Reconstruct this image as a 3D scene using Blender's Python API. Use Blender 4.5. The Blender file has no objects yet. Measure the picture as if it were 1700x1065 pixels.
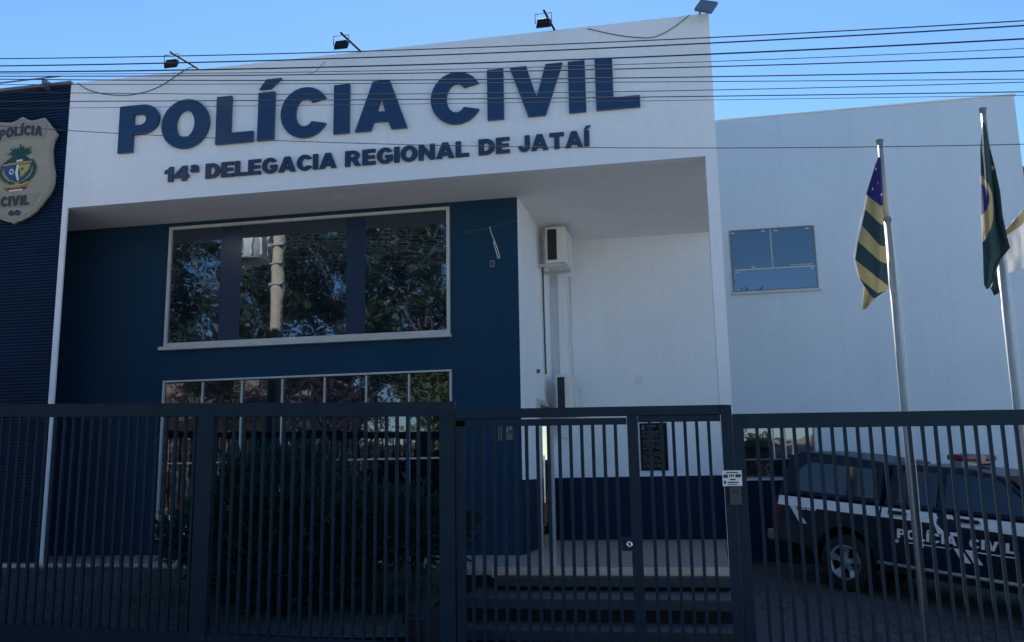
import bpy, bmesh, math, random
from math import sin, cos, pi, radians as RAD
from mathutils import Vector, Matrix
from mathutils.geometry import tessellate_polygon
random.seed(7)
S = bpy.context.scene
COL = S.collection

# ------------------------------------------------------------------ camera
FPX, PITCH, YAW, ROLL, CYP = 1562.3355704482997, 0.18525077404339757, 0.19966042299511022, 0.017754401794144593, 491.52949451988167
fw = Vector((-sin(YAW)*cos(PITCH), cos(YAW)*cos(PITCH), sin(PITCH)))
r0 = Vector((cos(YAW), sin(YAW), 0)); u0 = r0.cross(fw)
cr = r0*cos(ROLL) - u0*sin(ROLL); cu = r0*sin(ROLL) + u0*cos(ROLL)
EYE = Vector((0, 0, 1.75))
cam = bpy.data.cameras.new("camera"); camo = bpy.data.objects.new("camera", cam); COL.objects.link(camo)
m = Matrix((cr, cu, -fw)).transposed().to_4x4(); m.translation = EYE; camo.matrix_world = m
cam.sensor_fit = 'HORIZONTAL'; cam.sensor_width = 36; cam.lens = FPX*36/1700
cam.shift_y = -(532.5-CYP)/1700
cam.clip_start = 0.05; cam.clip_end = 2000
S.camera = camo

# ------------------------------------------------------------------ light
SUN_EL, SUN_AZ = RAD(46), RAD(-12)      # azimuth measured from +Y (behind the building), negative = towards -X
w = bpy.data.worlds.new("World"); S.world = w; w.use_nodes = True
nt = w.node_tree; bg = nt.nodes['Background']
sky = nt.nodes.new('ShaderNodeTexSky'); sky.sky_type = 'NISHITA'; sky.sun_disc = False
sky.sun_elevation = SUN_EL; sky.sun_rotation = SUN_AZ
sky.air_density = 1.0; sky.dust_density = 0.1; sky.ozone_density = 3.5; sky.altitude = 700
hs_ = nt.nodes.new('ShaderNodeHueSaturation'); hs_.inputs['Saturation'].default_value = 1.15
nt.links.new(sky.outputs[0], hs_.inputs['Color']); nt.links.new(hs_.outputs[0], bg.inputs[0]); bg.inputs[1].default_value = 0.054
sl = bpy.data.lights.new("sun", 'SUN'); sl.energy = 5.0; sl.angle = RAD(0.5); sl.color = (1, .98, .95)
so = bpy.data.objects.new("sun", sl); COL.objects.link(so)
sd = Vector((sin(SUN_AZ)*cos(SUN_EL), cos(SUN_AZ)*cos(SUN_EL), sin(SUN_EL)))
so.rotation_euler = sd.to_track_quat('Z', 'Y').to_euler(); so.location = (0, 0, 40)
S.view_settings.view_transform = 'Standard'; S.view_settings.look = 'None'
S.view_settings.gamma = 1; S.view_settings.exposure = 1.82
S.cycles.max_bounces = 10; S.cycles.diffuse_bounces = 7

# ------------------------------------------------------------------ materials
def mat(name, col, rough=.6, metal=0, spec=.5, var=0, vscale=6, bump=0, bscale=30, stretch=None, trans=0, coat=0):
    M = bpy.data.materials.new(name); M.use_nodes = True
    n = M.node_tree; b = n.nodes['Principled BSDF']
    b.inputs['Base Color'].default_value = (*col, 1); b.inputs['Roughness'].default_value = rough
    b.inputs['Metallic'].default_value = metal; b.inputs['Specular IOR Level'].default_value = spec
    if coat: b.inputs['Coat Weight'].default_value = coat; b.inputs['Coat Roughness'].default_value = .05
    if var or bump:
        tc = n.nodes.new('ShaderNodeTexCoord'); mp = n.nodes.new('ShaderNodeMapping')
        n.links.new(tc.outputs['Object'], mp.inputs[0])
        if stretch: mp.inputs['Scale'].default_value = stretch
    if var:
        no = n.nodes.new('ShaderNodeTexNoise'); no.inputs['Scale'].default_value = vscale; no.inputs['Detail'].default_value = 6
        no.inputs['Roughness'].default_value = .65
        n.links.new(mp.outputs[0], no.inputs['Vector'])
        mr = n.nodes.new('ShaderNodeMapRange'); mr.inputs['From Min'].default_value = .3; mr.inputs['From Max'].default_value = .7
        mr.inputs['To Min'].default_value = 1-var; mr.inputs['To Max'].default_value = 1+var
        n.links.new(no.outputs['Fac'], mr.inputs['Value'])
        mx = n.nodes.new('ShaderNodeVectorMath'); mx.operation = 'SCALE'; mx.inputs[0].default_value = col
        n.links.new(mr.outputs[0], mx.inputs['Scale']); n.links.new(mx.outputs[0], b.inputs['Base Color'])
    if bump:
        n2 = n.nodes.new('ShaderNodeTexNoise'); n2.inputs['Scale'].default_value = bscale; n2.inputs['Detail'].default_value = 5
        n.links.new(mp.outputs[0], n2.inputs['Vector'])
        bp = n.nodes.new('ShaderNodeBump'); bp.inputs['Strength'].default_value = bump; bp.inputs['Distance'].default_value = .02
        n.links.new(n2.outputs['Fac'], bp.inputs['Height']); n.links.new(bp.outputs[0], b.inputs['Normal'])
    if trans:
        out = n.nodes['Material Output']; tr = n.nodes.new('ShaderNodeBsdfTranslucent'); ms = n.nodes.new('ShaderNodeMixShader')
        src = b.inputs['Base Color'].links
        if src: n.links.new(src[0].from_socket, tr.inputs['Color'])
        else: tr.inputs['Color'].default_value = (*col, 1)
        ms.inputs[0].default_value = trans
        n.links.new(b.outputs[0], ms.inputs[1]); n.links.new(tr.outputs[0], ms.inputs[2]); n.links.new(ms.outputs[0], out.inputs[0])
    return M

def glass_mat(name, base, refl, tint=(.75, .85, 1), wav=.03):
    M = bpy.data.materials.new(name); M.use_nodes = True; n = M.node_tree; b = n.nodes['Principled BSDF']
    b.inputs['Base Color'].default_value = (*base, 1); b.inputs['Roughness'].default_value = .05
    g = n.nodes.new('ShaderNodeBsdfGlossy'); g.inputs['Color'].default_value = (*tint, 1); g.inputs['Roughness'].default_value = .012
    ms = n.nodes.new('ShaderNodeMixShader'); ms.inputs[0].default_value = refl
    tc = n.nodes.new('ShaderNodeTexCoord'); no = n.nodes.new('ShaderNodeTexNoise'); no.inputs['Scale'].default_value = 2.2; no.inputs['Detail'].default_value = 2
    n.links.new(tc.outputs['Object'], no.inputs['Vector'])
    bp = n.nodes.new('ShaderNodeBump'); bp.inputs['Strength'].default_value = wav; bp.inputs['Distance'].default_value = .1
    n.links.new(no.outputs['Fac'], bp.inputs['Height']); n.links.new(bp.outputs[0], g.inputs['Normal'])
    n.links.new(b.outputs[0], ms.inputs[1]); n.links.new(g.outputs[0], ms.inputs[2]); n.links.new(ms.outputs[0], n.nodes['Material Output'].inputs[0])
    return M

def wall_mat(name, col, stain=None, rough=.85, spec=.3):
    """painted render: faint roller mottling, faint rain streaks, a weak plaster bump; optional soot patch at a place"""
    M = bpy.data.materials.new(name); M.use_nodes = True; n = M.node_tree; b = n.nodes['Principled BSDF']
    b.inputs['Roughness'].default_value = rough; b.inputs['Specular IOR Level'].default_value = spec
    tc = n.nodes.new('ShaderNodeTexCoord')
    def noise(scale, st, det=6):
        mp = n.nodes.new('ShaderNodeMapping'); mp.inputs['Scale'].default_value = st; n.links.new(tc.outputs['Object'], mp.inputs[0])
        no = n.nodes.new('ShaderNodeTexNoise'); no.inputs['Scale'].default_value = scale; no.inputs['Detail'].default_value = det
        n.links.new(mp.outputs[0], no.inputs['Vector']); return no.outputs['Fac']
    def mrange(v, a, b_, c, d):
        r = n.nodes.new('ShaderNodeMapRange'); n.links.new(v, r.inputs['Value'])
        for k, x in zip(('From Min', 'From Max', 'To Min', 'To Max'), (a, b_, c, d)): r.inputs[k].default_value = x
        return r.outputs[0]
    def mul(a, b_):
        q = n.nodes.new('ShaderNodeMath'); q.operation = 'MULTIPLY'; n.links.new(a, q.inputs[0]); n.links.new(b_, q.inputs[1]); return q.outputs[0]
    f = mul(mrange(noise(.8, (1, 1, 1)), .3, .7, .96, 1.02), mrange(noise(2.2, (4, 4, .18)), .5, .85, 1.01, .96))
    f = mul(f, mrange(noise(14, (1, 1, 1)), .3, .7, .97, 1.02))
    if stain:
        mp = n.nodes.new('ShaderNodeMapping'); mp.vector_type = 'POINT'
        sx, sy, sz = stain[3]
        mp.inputs['Location'].default_value = (-stain[0]*sx, -stain[1]*sy, -stain[2]*sz); mp.inputs['Scale'].default_value = stain[3]
        n.links.new(tc.outputs['Object'], mp.inputs[0])
        ln = n.nodes.new('ShaderNodeVectorMath'); ln.operation = 'LENGTH'; n.links.new(mp.outputs[0], ln.inputs[0])
        f = mul(f, mrange(ln.outputs['Value'], .45, 1.15, .12, 1))
    v = n.nodes.new('ShaderNodeVectorMath'); v.operation = 'SCALE'; v.inputs[0].default_value = col
    n.links.new(f, v.inputs['Scale']); n.links.new(v.outputs[0], b.inputs['Base Color'])
    bp = n.nodes.new('ShaderNodeBump'); bp.inputs['Strength'].default_value = .25; bp.inputs['Distance'].default_value = .01
    n.links.new(noise(45, (1, 1, 1), 3), bp.inputs['Height']); n.links.new(bp.outputs[0], b.inputs['Normal'])
    return M

def paver_mat(name):
    M = bpy.data.materials.new(name); M.use_nodes = True; n = M.node_tree; b = n.nodes['Principled BSDF']; b.inputs['Roughness'].default_value = .8
    tc = n.nodes.new('ShaderNodeTexCoord')
    v = n.nodes.new('ShaderNodeTexVoronoi'); v.feature = 'DISTANCE_TO_EDGE'; v.inputs['Scale'].default_value = 4.6; v.inputs['Randomness'].default_value = .55
    v2 = n.nodes.new('ShaderNodeTexVoronoi'); v2.inputs['Scale'].default_value = 4.6; v2.inputs['Randomness'].default_value = .55
    n.links.new(tc.outputs['Object'], v.inputs['Vector']); n.links.new(tc.outputs['Object'], v2.inputs['Vector'])
    r = n.nodes.new('ShaderNodeValToRGB'); r.color_ramp.elements[0].position = .01; r.color_ramp.elements[1].position = .06
    r.color_ramp.elements[0].color = (.012, .012, .012, 1); r.color_ramp.elements[1].color = (.06, .06, .06, 1)
    n.links.new(v.outputs['Distance'], r.inputs[0])
    h = n.nodes.new('ShaderNodeHueSaturation'); h.inputs['Saturation'].default_value = 0; n.links.new(v2.outputs['Color'], h.inputs['Color'])
    mr = n.nodes.new('ShaderNodeMapRange'); mr.inputs['To Min'].default_value = .7; mr.inputs['To Max'].default_value = 1.25; n.links.new(h.outputs[0], mr.inputs['Value'])
    sc = n.nodes.new('ShaderNodeVectorMath'); sc.operation = 'SCALE'; n.links.new(r.outputs[0], sc.inputs[0]); n.links.new(mr.outputs[0], sc.inputs['Scale'])
    n.links.new(sc.outputs[0], b.inputs['Base Color'])
    bp = n.nodes.new('ShaderNodeBump'); bp.inputs['Strength'].default_value = .6; bp.inputs['Distance'].default_value = .02
    n.links.new(r.outputs[0], bp.inputs['Height']); n.links.new(bp.outputs[0], b.inputs['Normal'])
    return M

M_WHITE = wall_mat('white_painted_render', (.81, .84, .88))
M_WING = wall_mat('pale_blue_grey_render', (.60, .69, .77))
M_SIDE = wall_mat('white_render_with_soot', (.81, .84, .88), stain=(-2.51, 14.98, 3.02, (.0, 5.2, 1.9)))
M_NAVY = wall_mat('navy_painted_render', (.0155, .050, .092), rough=.75, spec=.08)
M_DADO = wall_mat('dark_navy_dado_paint', (.006, .022, .048), rough=.7, spec=.1)
M_SOFFIT = wall_mat('white_soffit', (.82, .80, .78))
M_CLAD = mat('navy_corrugated_sheet', (.006, .026, .066), .5, 0, .12, var=.15, vscale=2)
M_LETTER = mat('navy_acrylic', (.016, .047, .12), .2, 0, .4)
M_LETTER2 = mat('navy_satin_acrylic', (.012, .034, .085), .35, 0, .5)
M_FRAME = mat('white_aluminium', (.52, .52, .50), .4, 0, .5, var=.08)
M_GLASS = glass_mat('reflective_window_glass', (.004, .008, .014), .15, (.66, .82, 1), .022)
M_GLASS2 = glass_mat('blue_window_glass', (.022, .038, .055), .10, (.6, .8, 1))
M_STRIPNAVY = mat('navy_panel_behind_glass', (.012, .028, .066), .25)
M_FLOOR = mat('beige_tile', (.68, .58, .43), .16, 0, .6, var=.1, vscale=3)
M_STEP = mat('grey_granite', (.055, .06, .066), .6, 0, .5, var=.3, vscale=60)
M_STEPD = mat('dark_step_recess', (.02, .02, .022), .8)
M_FENCE = mat('charcoal_steel_paint', (.0105, .025, .039), .5, 0, .15, var=.18, vscale=8)
M_STEEL = mat('galvanised_steel', (.36, .37, .37), .55, .3, .5, var=.15, vscale=14, stretch=(3, 3, .3))
M_CHROME = mat('brushed_metal', (.75, .74, .7), .22, 1)
M_BLACK = mat('black_plastic', (.012, .012, .013), .65, 0, .25)
M_RUBBER = mat('tyre_rubber', (.012, .012, .012), .85, var=.2, vscale=20)
M_WIRE = mat('black_cable_sheath', (.04, .05, .068), .8, 0, .15)
M_WHITEPL = mat('white_plastic', (.72, .71, .67), .45, var=.06, vscale=5)
M_GRILLE = mat('dark_coil_fins', (.035, .03, .04), .6, .3)
M_SOIL = mat('dry_lawn_soil', (.07, .085, .075), .95, var=.45, vscale=9, bump=.7, bscale=25)
M_GRASS = mat('grass_blades', (.06, .095, .065), .7, var=.4, vscale=2)
M_PAVER = paver_mat('grey_stone_pavers')
M_ASPHALT = mat('asphalt', (.13, .13, .13), .9, var=.25, vscale=3, bump=.4, bscale=90)
M_CONC = mat('pavement_concrete', (.42, .42, .40), .9, var=.2, vscale=2.5, bump=.3, bscale=40)
M_LEAF = mat('shrub_leaf', (.016, .066, .060), .65, var=.85, vscale=9, trans=.1, spec=.2)
M_TREE = mat('tree_leaf', (.022, .04, .024), .5, var=.5, vscale=.9, trans=.25)
M_TREE2 = mat('light_tree_leaf', (.085, .105, .04), .5, var=.4, vscale=.9, trans=.3)
M_TREE3 = mat('purple_tree_leaf', (.04, .03, .036), .5, var=.4, vscale=.9, trans=.25)
M_BARK = mat('bark', (.10, .075, .055), .9, var=.4, vscale=12, bump=.8, bscale=18, stretch=(2, 2, .4))
M_POLEC = mat('weathered_concrete_pole', (.36, .29, .22), .9, var=.2, vscale=7, bump=.3)
M_TRAFO = mat('grey_transformer_paint', (.55, .55, .53), .45)
M_TAN = wall_mat('tan_painted_wall', (.22, .15, .10))
M_ROOF = mat('clay_roof_tiles', (.16, .10, .075), .9, var=.35, vscale=9, bump=.5)
M_BADGE = mat('champagne_metal_sheet', (.36, .325, .25), .5, .15, .5, var=.07, vscale=3)
M_BADGE2 = mat('champagne_relief_band', (.29, .275, .23), .5, .15)
M_BTEXT = mat('dark_grey_badge_letters', (.035, .04, .05), .4)
M_CGREEN = mat('crest_green', (.006, .055, .05), .5)
M_CGREEN2 = mat('crest_light_green', (.05, .20, .10), .5)
M_CBLUE = mat('crest_blue', (.02, .075, .17), .5)
M_CYEL = mat('crest_yellow', (.42, .35, .09), .5)
M_CWHITE = mat('crest_white', (.75, .75, .72), .5)
M_CRED = mat('crest_red', (.25, .02, .02), .5)
M_FGREEN = mat('flag_green', (.038, .085, .095), .85, trans=.4, bump=.5, bscale=9)
M_FYEL = mat('flag_yellow', (.42, .37, .20), .85, trans=.3, bump=.5, bscale=9)
M_FBLUE = mat('flag_blue', (.035, .033, .18), .85, trans=.3)
M_FWHITE = mat('flag_white', (.72, .72, .72), .85, trans=.3, bump=.4, bscale=8)
M_PAINT = mat('black_blue_car_paint', (.002, .010, .022), .34, 0, .25, coat=.1)
M_CANOPY = mat('dark_blue_canopy_paint', (.005, .018, .036), .4, 0, .2)
M_CGLASS = glass_mat('car_window_glass', (.003, .012, .02), .02, (.7, .85, .95), .01)
M_DECAL = mat('white_vinyl', (.78, .78, .76), .4)
M_RED = mat('red_lens', (.16, .008, .022), .35, 0, .25)
M_RIM = mat('silver_alloy', (.55, .56, .57), .3, .85)
M_LENS = mat('floodlight_glass', (.17, .145, .115), .35, 0, .3)
M_ALU = mat('grey_aluminium_housing', (.16, .165, .17), .4, .4)

# ------------------------------------------------------------------ mesh helpers
ORG = {}
class MB:
    def __init__(s): s.v = []; s.f = []; s.mi = []; s.uv = None
    def add(s, vs, fs, mi=0):
        o = len(s.v); s.v += [Vector(q) for q in vs]
        for f in fs: s.f.append([o+i for i in f]); s.mi.append(mi)
        return s
    def box(s, x0, x1, y0, y1, z0, z1, mi=0):
        vs = [(x, y, z) for z in (z0, z1) for y in (y0, y1) for x in (x0, x1)]
        return s.add(vs, [(0, 2, 3, 1), (4, 5, 7, 6), (0, 1, 5, 4), (2, 6, 7, 3), (0, 4, 6, 2), (1, 3, 7, 5)], mi)
    def frame(s, x0, x1, z0, z1, y0, y1, t, tb=None, mi=0):
        tb = tb or t
        s.box(x0, x1, y0, y1, z1-t, z1, mi); s.box(x0, x1, y0, y1, z0, z0+tb, mi)
        s.box(x0, x0+t, y0, y1, z0+tb, z1-t, mi); s.box(x1-t, x1, y0, y1, z0+tb, z1-t, mi); return s
    def tube(s, pts, r, n=8, mi=0, cap=True):
        pts = [Vector(p) for p in pts]; k = len(pts)
        rr = r if isinstance(r, (list, tuple)) else [r]*k
        o = len(s.v); ref = None
        for i, p in enumerate(pts):
            d = (pts[min(i+1, k-1)]-pts[max(i-1, 0)])
            d = d.normalized() if d.length > 1e-9 else Vector((0, 0, 1))
            if ref is None: ref = Vector((0, 0, 1)) if abs(d.z) < .9 else Vector((1, 0, 0))
            a = d.cross(ref).normalized(); b = d.cross(a)
            ref = b.cross(d) if False else ref
            for j in range(n):
                t = 2*pi*j/n; s.v.append(p + (a*cos(t)+b*sin(t))*rr[i])
        for i in range(k-1):
            for j in range(n):
                q = (j+1) % n
                s.f.append([o+i*n+j, o+i*n+q, o+(i+1)*n+q, o+(i+1)*n+j]); s.mi.append(mi)
        if cap:
            s.f.append([o+j for j in range(n)][::-1]); s.mi.append(mi)
            s.f.append([o+(k-1)*n+j for j in range(n)]); s.mi.append(mi)
        return s
    def poly(s, loops, to3, d0, d1, mi=0):
        """loops of (u,v); to3(u,v,d) places them; front at d1, back at d0, with side walls"""
        flat = [p for l in loops for p in l]
        tris = tessellate_polygon([[Vector((p[0], p[1], 0)) for p in l] for l in loops])
        o = len(s.v)
        s.v += [Vector(to3(p[0], p[1], d1)) for p in flat]
        for t in tris: s.f.append([o+i for i in t]); s.mi.append(mi)
        if d0 != d1:
            o2 = len(s.v); s.v += [Vector(to3(p[0], p[1], d0)) for p in flat]
            for t in tris: s.f.append([o2+i for i in t][::-1]); s.mi.append(mi)
            k = 0
            for l in loops:
                L = len(l)
                for i in range(L):
                    j = (i+1) % L; s.f.append([o+k+i, o+k+j, o2+k+j, o2+k+i]); s.mi.append(mi)
                k += L
        return s
    def lathe(s, prof, axis_o, ax, n=32, mi=0):
        """prof: (radius, along); axis ax unit vector"""
        ax = Vector(ax).normalized(); ref = Vector((0, 0, 1)) if abs(ax.z) < .9 else Vector((1, 0, 0))
        a = ax.cross(ref).normalized(); b = ax.cross(a); o = len(s.v); k = len(prof)
        for j in range(n):
            t = 2*pi*j/n
            for r, h in prof: s.v.append(Vector(axis_o)+ax*h+(a*cos(t)+b*sin(t))*r)
        for j in range(n):
            q = (j+1) % n
            for i in range(k-1):
                s.f.append([o+j*k+i, o+q*k+i, o+q*k+i+1, o+j*k+i+1]); s.mi.append(mi)
        return s
    def build(s, name, mats, parent=None, smooth=False, bevel=0, recalc=True):
        if not isinstance(mats, (list, tuple)): mats = [mats]
        org = ORG.get(parent.name, Vector()) if parent else Vector()
        me = bpy.data.meshes.new(name)
        me.from_pydata([v-org for v in s.v], [], s.f)
        for mm in mats: me.materials.append(mm)
        for p, i in zip(me.polygons, s.mi): p.material_index = i; p.use_smooth = smooth
        if recalc:
            bm = bmesh.new(); bm.from_mesh(me); bmesh.ops.recalc_face_normals(bm, faces=bm.faces)
            bm.to_mesh(me); bm.free()
        me.update()
        o = bpy.data.objects.new(name, me); COL.objects.link(o)
        if parent: o.parent = parent; ORG[o.name] = org
        if bevel:
            bv = o.modifiers.new('bevel', 'BEVEL'); bv.width = bevel; bv.segments = 2; bv.limit_method = 'ANGLE'
        return o
def tag(o, label=None, cat=None, group=None, kind=None):
    if label: o['label'] = label
    if cat: o['category'] = cat
    if group: o['group'] = group
    if kind: o['kind'] = kind
    return o
def thing(name, loc, label, cat, group=None):
    o = bpy.data.objects.new(name, None); COL.objects.link(o); o.location = loc; o.empty_display_size = .2
    ORG[o.name] = Vector(loc); return tag(o, label, cat, group)
def px(x, y, Y):
    """a point of the plane at depth Y that the reference view sees at (x, y)"""
    d = fw + cr*((x-850)/FPX) - cu*((y-CYP)/FPX)
    return EYE + d*(Y/d.y)
def pxz(x, y, z):
    d = fw + cr*((x-850)/FPX) - cu*((y-CYP)/FPX)
    return EYE + d*((z-1.75)/d.z)

# ------------------------------------------------------------------ lettering (own heavy sans outlines, cap height 1)
def arc(cx, cy, rx, ry, a0, a1, n=18):
    return [(cx+rx*cos(RAD(a0+(a1-a0)*i/n)), cy+ry*sin(RAD(a0+(a1-a0)*i/n))) for i in range(n+1)]
def ring(cx, cy, rx, ry, ix, iy): return [arc(cx, cy, rx, ry, 0, 348, 29), arc(cx, cy, ix, iy, 0, 348, 29)]
ACUTE = lambda x: [(x-.02, 1.07), (x+.17, 1.07), (x+.36, 1.27), (x+.10, 1.27)]
def glyph(c):
    """list of shapes; a shape is a list of loops (outer, holes); and the width"""
    G = {
     'I': ([[[(0, 0), (.28, 0), (.28, 1), (0, 1)]]], .28),
     'Í': ([[[(0, 0), (.28, 0), (.28, 1), (0, 1)]], [ACUTE(.03)]], .28),
     'L': ([[[(0, 0), (.70, 0), (.70, .22), (.28, .22), (.28, 1), (0, 1)]]], .70),
     'O': ([ring(.45, .5, .45, .52, .175, .29)], .90),
     '0': ([ring(.32, .5, .32, .51, .1, .29)], .64),
     'C': ([[arc(.44, .5, .44, .52, 30, 330, 30)+arc(.44, .5, .17, .29, 318, 42, 24)]], .83),
     'G': ([[arc(.45, .5, .45, .52, 32, 312, 28)+[(.86, .18), (.86, .54), (.46, .54), (.46, .34), (.6, .34), (.6, .27)]+arc(.45, .5, .175, .29, 300, 44, 22)]], .87),
     'A': ([[[(0, 0), (.29, 0), (.345, .17), (.615, .17), (.67, 0), (.96, 0), (.635, 1), (.325, 1)], [(.405, .37), (.555, .37), (.48, .67)]]], .96),
     'V': ([[[(.32, 0), (.63, 0), (.95, 1), (.65, 1), (.475, .36), (.30, 1), (0, 1)]]], .95),
     'P': ([[[(0, 0), (.28, 0), (.28, .37)]+arc(.44, .685, .33, .315, -90, 90, 14)+[(0, 1)], [(.28, .57), (.28, .8)]+arc(.41, .685, .11, .115, 90, -90, 8)]], .77),
     'R': ([[[(0, 0), (.28, 0), (.28, .39), (.36, .39), (.56, 0), (.88, 0), (.66, .42)]+arc(.46, .70, .33, .30, -50, 90, 12)+[(0, 1)], [(.28, .58), (.28, .81)]+arc(.43, .695, .11, .115, 90, -90, 8)]], .88),
     'D': ([[[(0, 0)]+arc(.38, .5, .46, .5, -90, 90, 16)+[(0, 1)], [(.28, .23), (.28, .77)]+arc(.37, .5, .19, .27, 90, -90, 10)]], .84),
     'E': ([[[(0, 0), (.72, 0), (.72, .22), (.28, .22), (.28, .4), (.67, .4), (.67, .6), (.28, .6), (.28, .79), (.71, .79), (.71, 1), (0, 1)]]], .72),
     'T': ([[[(.26, 0), (.54, 0), (.54, .77), (.80, .77), (.80, 1), (0, 1), (0, .77), (.26, .77)]]], .80),
     'J': ([[[(.64, 1), (.36, 1), (.36, .32)]+arc(.305, .30, .055, .09, 0, -180, 8)+[(.25, .38), (0, .35)]+arc(.32, .31, .32, .33, 180, 360, 14)]], .64),
     'N': ([[[(0, 0), (.26, 0), (.26, .55), (.60, 0), (.86, 0), (.86, 1), (.60, 1), (.60, .45), (.26, 1), (0, 1)]]], .86),
     '1': ([[[(.2, 0), (.47, 0), (.47, 1), (.27, 1), (.2, .86), (0, .76), (0, .55), (.2, .62)]]], .47),
     '4': ([[[(.42, 0), (.68, 0), (.68, .2), (.8, .2), (.8, .41), (.68, .41), (.68, 1), (.44, 1), (0, .42), (0, .2), (.42, .2)], [(.2, .4), (.42, .4), (.42, .7)]]], .80),
     '5': ([[[(.62, 1), (.08, 1), (.02, .46), (.24, .44)]+arc(.31, .33, .1, .13, 100, -160, 10)+[(0, .26)]+arc(.32, .33, .34, .34, 200, 450, 18)+[(.3, .67), (.32, .78), (.62, .78)]]], .66),
     '7': ([[[(.12, 0), (.42, 0), (.66, .8), (.66, 1), (0, 1), (0, .77), (.38, .77)]]], .66),
     'ª': ([[[(.30, .50), (.44, .50), (.44, .86), (.40, .95), (.30, 1), (.12, 1), (.02, .95), (.0, .85), (.14, .84), (.17, .89), (.28, .89), (.30, .84), (.10, .79), (.0, .71), (.0, .58), (.06, .51), (.20, .50)], [(.16, .60), (.22, .59), (.30, .65), (.30, .74), (.16, .70), (.14, .65)]]], .44),
    }
    return G[c]
def word(s, x0, x1, gap=.09):
    """[(char, shapes placed in u)] spanning x0..x1 with cap height 1 left in v"""
    ws = [glyph(c)[1] for c in s]; tot = sum(ws)+gap*(len(s)-1); k = (x1-x0)/tot; out = []; x = 0
    for c, wd in zip(s, ws):
        out.append((c, [[[(x0+(x+p[0])*k, p[1]) for p in l] for l in sh] for sh in glyph(c)[0]])); x += wd+gap
    return out

# ------------------------------------------------------------------ ground
F, N, B, R = 11.77, 12.94, 15.78, 15.78
ZT, ZS, ZP = 7.638, 5.686, .65
XL, XN, XI, XR = -9.105, -2.515, .171, .319       # portal left, end of navy block, fin inner face, fin outer face
def slope(x): return -.022*x - .12
def sheet(name, m_, x0, x1, y0, y1, zf, nx=1, ny=1):
    b = MB()
    for j in range(ny+1):
        for i in range(nx+1):
            x = x0+(x1-x0)*i/nx; y = y0+(y1-y0)*j/ny; b.v.append(Vector((x, y, zf(x, y))))
    for j in range(ny):
        for i in range(nx):
            a = j*(nx+1)+i; b.f.append([a, a+1, a+nx+2, a+nx+1]); b.mi.append(0)
    return tag(b.build(name, m_), kind='structure')
sheet('ground', mat('dusty_ground', (.10, .105, .095), .95, var=.25, vscale=.5), -400, 400, -400, 400, lambda x, y: slope(max(-40, min(40, x)))-.32, 80, 4)
sheet('road', M_ASPHALT, -60, 60, -5.0, 6.2, lambda x, y: slope(x)-.15, 24, 1)
def slab(name, m_, x0, x1, y0, y1, dz, depth=.3):
    b = MB(); n = 24
    for i in range(n+1):
        x = x0+(x1-x0)*i/n; z = slope(x)+dz
        b.v += [Vector((x, y0, z-depth)), Vector((x, y0, z)), Vector((x, y1, z)), Vector((x, y1, z-depth))]
    for i in range(n):
        for k in range(3): a = 4*i+k; b.f.append([a, a+1, a+5, a+4]); b.mi.append(0)
    return tag(b.build(name, m_), kind='structure')
slab('kerb', mat('kerb_stone', (.3, .3, .29), .9, var=.2), -60, 60, 6.2, 6.36, .004)
slab('pavement', M_CONC, -60, 60, 6.36, 9.3, 0)
slab('far_kerb', mat('far_kerb_stone', (.3, .3, .29), .9, var=.2), -60, 60, -5.16, -5.0, .004)
slab('far_pavement', M_CONC, -60, 60, -7.6, -5.16, 0)
# parking yard, falling to the street and to the right
yz = lambda x, y: .13-.065*(x-1.69)+.06*(y-13.76)
sheet('parking_yard', M_PAVER, .32, 26, 9.12, B, lambda x, y: yz(min(x, 6), y), 26, 6)
# lawn behind the left fence
lz = lambda x, y: .20+(.60-.20)*min(1, max(0, (y-9.2)/2.1)) + .012*sin(3*x)*sin(4*y)
sheet('garden_bed', M_SOIL, -20, -2.95, 9.15, 11.62, lz, 60, 16)
b = MB()
rg = random.Random(3)
for i in range(16000):
    x = rg.uniform(-9.2, -2.97); y = rg.uniform(9.2, 11.6); h = rg.uniform(.02, .06); a = rg.uniform(0, pi); ww = .004
    z = lz(x, y); dx, dy = cos(a)*ww, sin(a)*ww; lx, ly = rg.uniform(-.03, .03), rg.uniform(-.03, .03)
    b.add([(x-dx, y-dy, z), (x+dx, y+dy, z), (x+lx, y+ly, z+h)], [(0, 1, 2)])
tag(b.build('lawn_grass', M_GRASS, recalc=False), 'short dry grass growing over the sloping garden behind the left fence', 'grass', kind='stuff')

b = MB(); rl = random.Random(21)
for i in range(420):
    if i < 200: x, y = rl.uniform(-9, -3), rl.uniform(9.2, 11.5); z = lz(x, y)+.03
    else: x, y = rl.uniform(.4, 6), rl.uniform(9.2, 15); z = yz(x, y)+.006
    a, q = rl.uniform(0, 6.3), rl.uniform(.012, .032); dx, dy = cos(a)*q, sin(a)*q
    b.add([(x-dx, y-dy, z), (x+dy*.5, y-dx*.5, z+.008), (x+dx, y+dy, z+rl.uniform(0, .015)), (x-dy*.5, y+dx*.5, z+.006)], [(0, 1, 2, 3)])
tag(b.build('fallen_leaves', mat('dry_leaf', (.20, .15, .09), .8, var=.4, vscale=3), recalc=False), 'scattered small dry leaves lying on the lawn and the pavers', 'leaf litter', kind='stuff')

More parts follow.
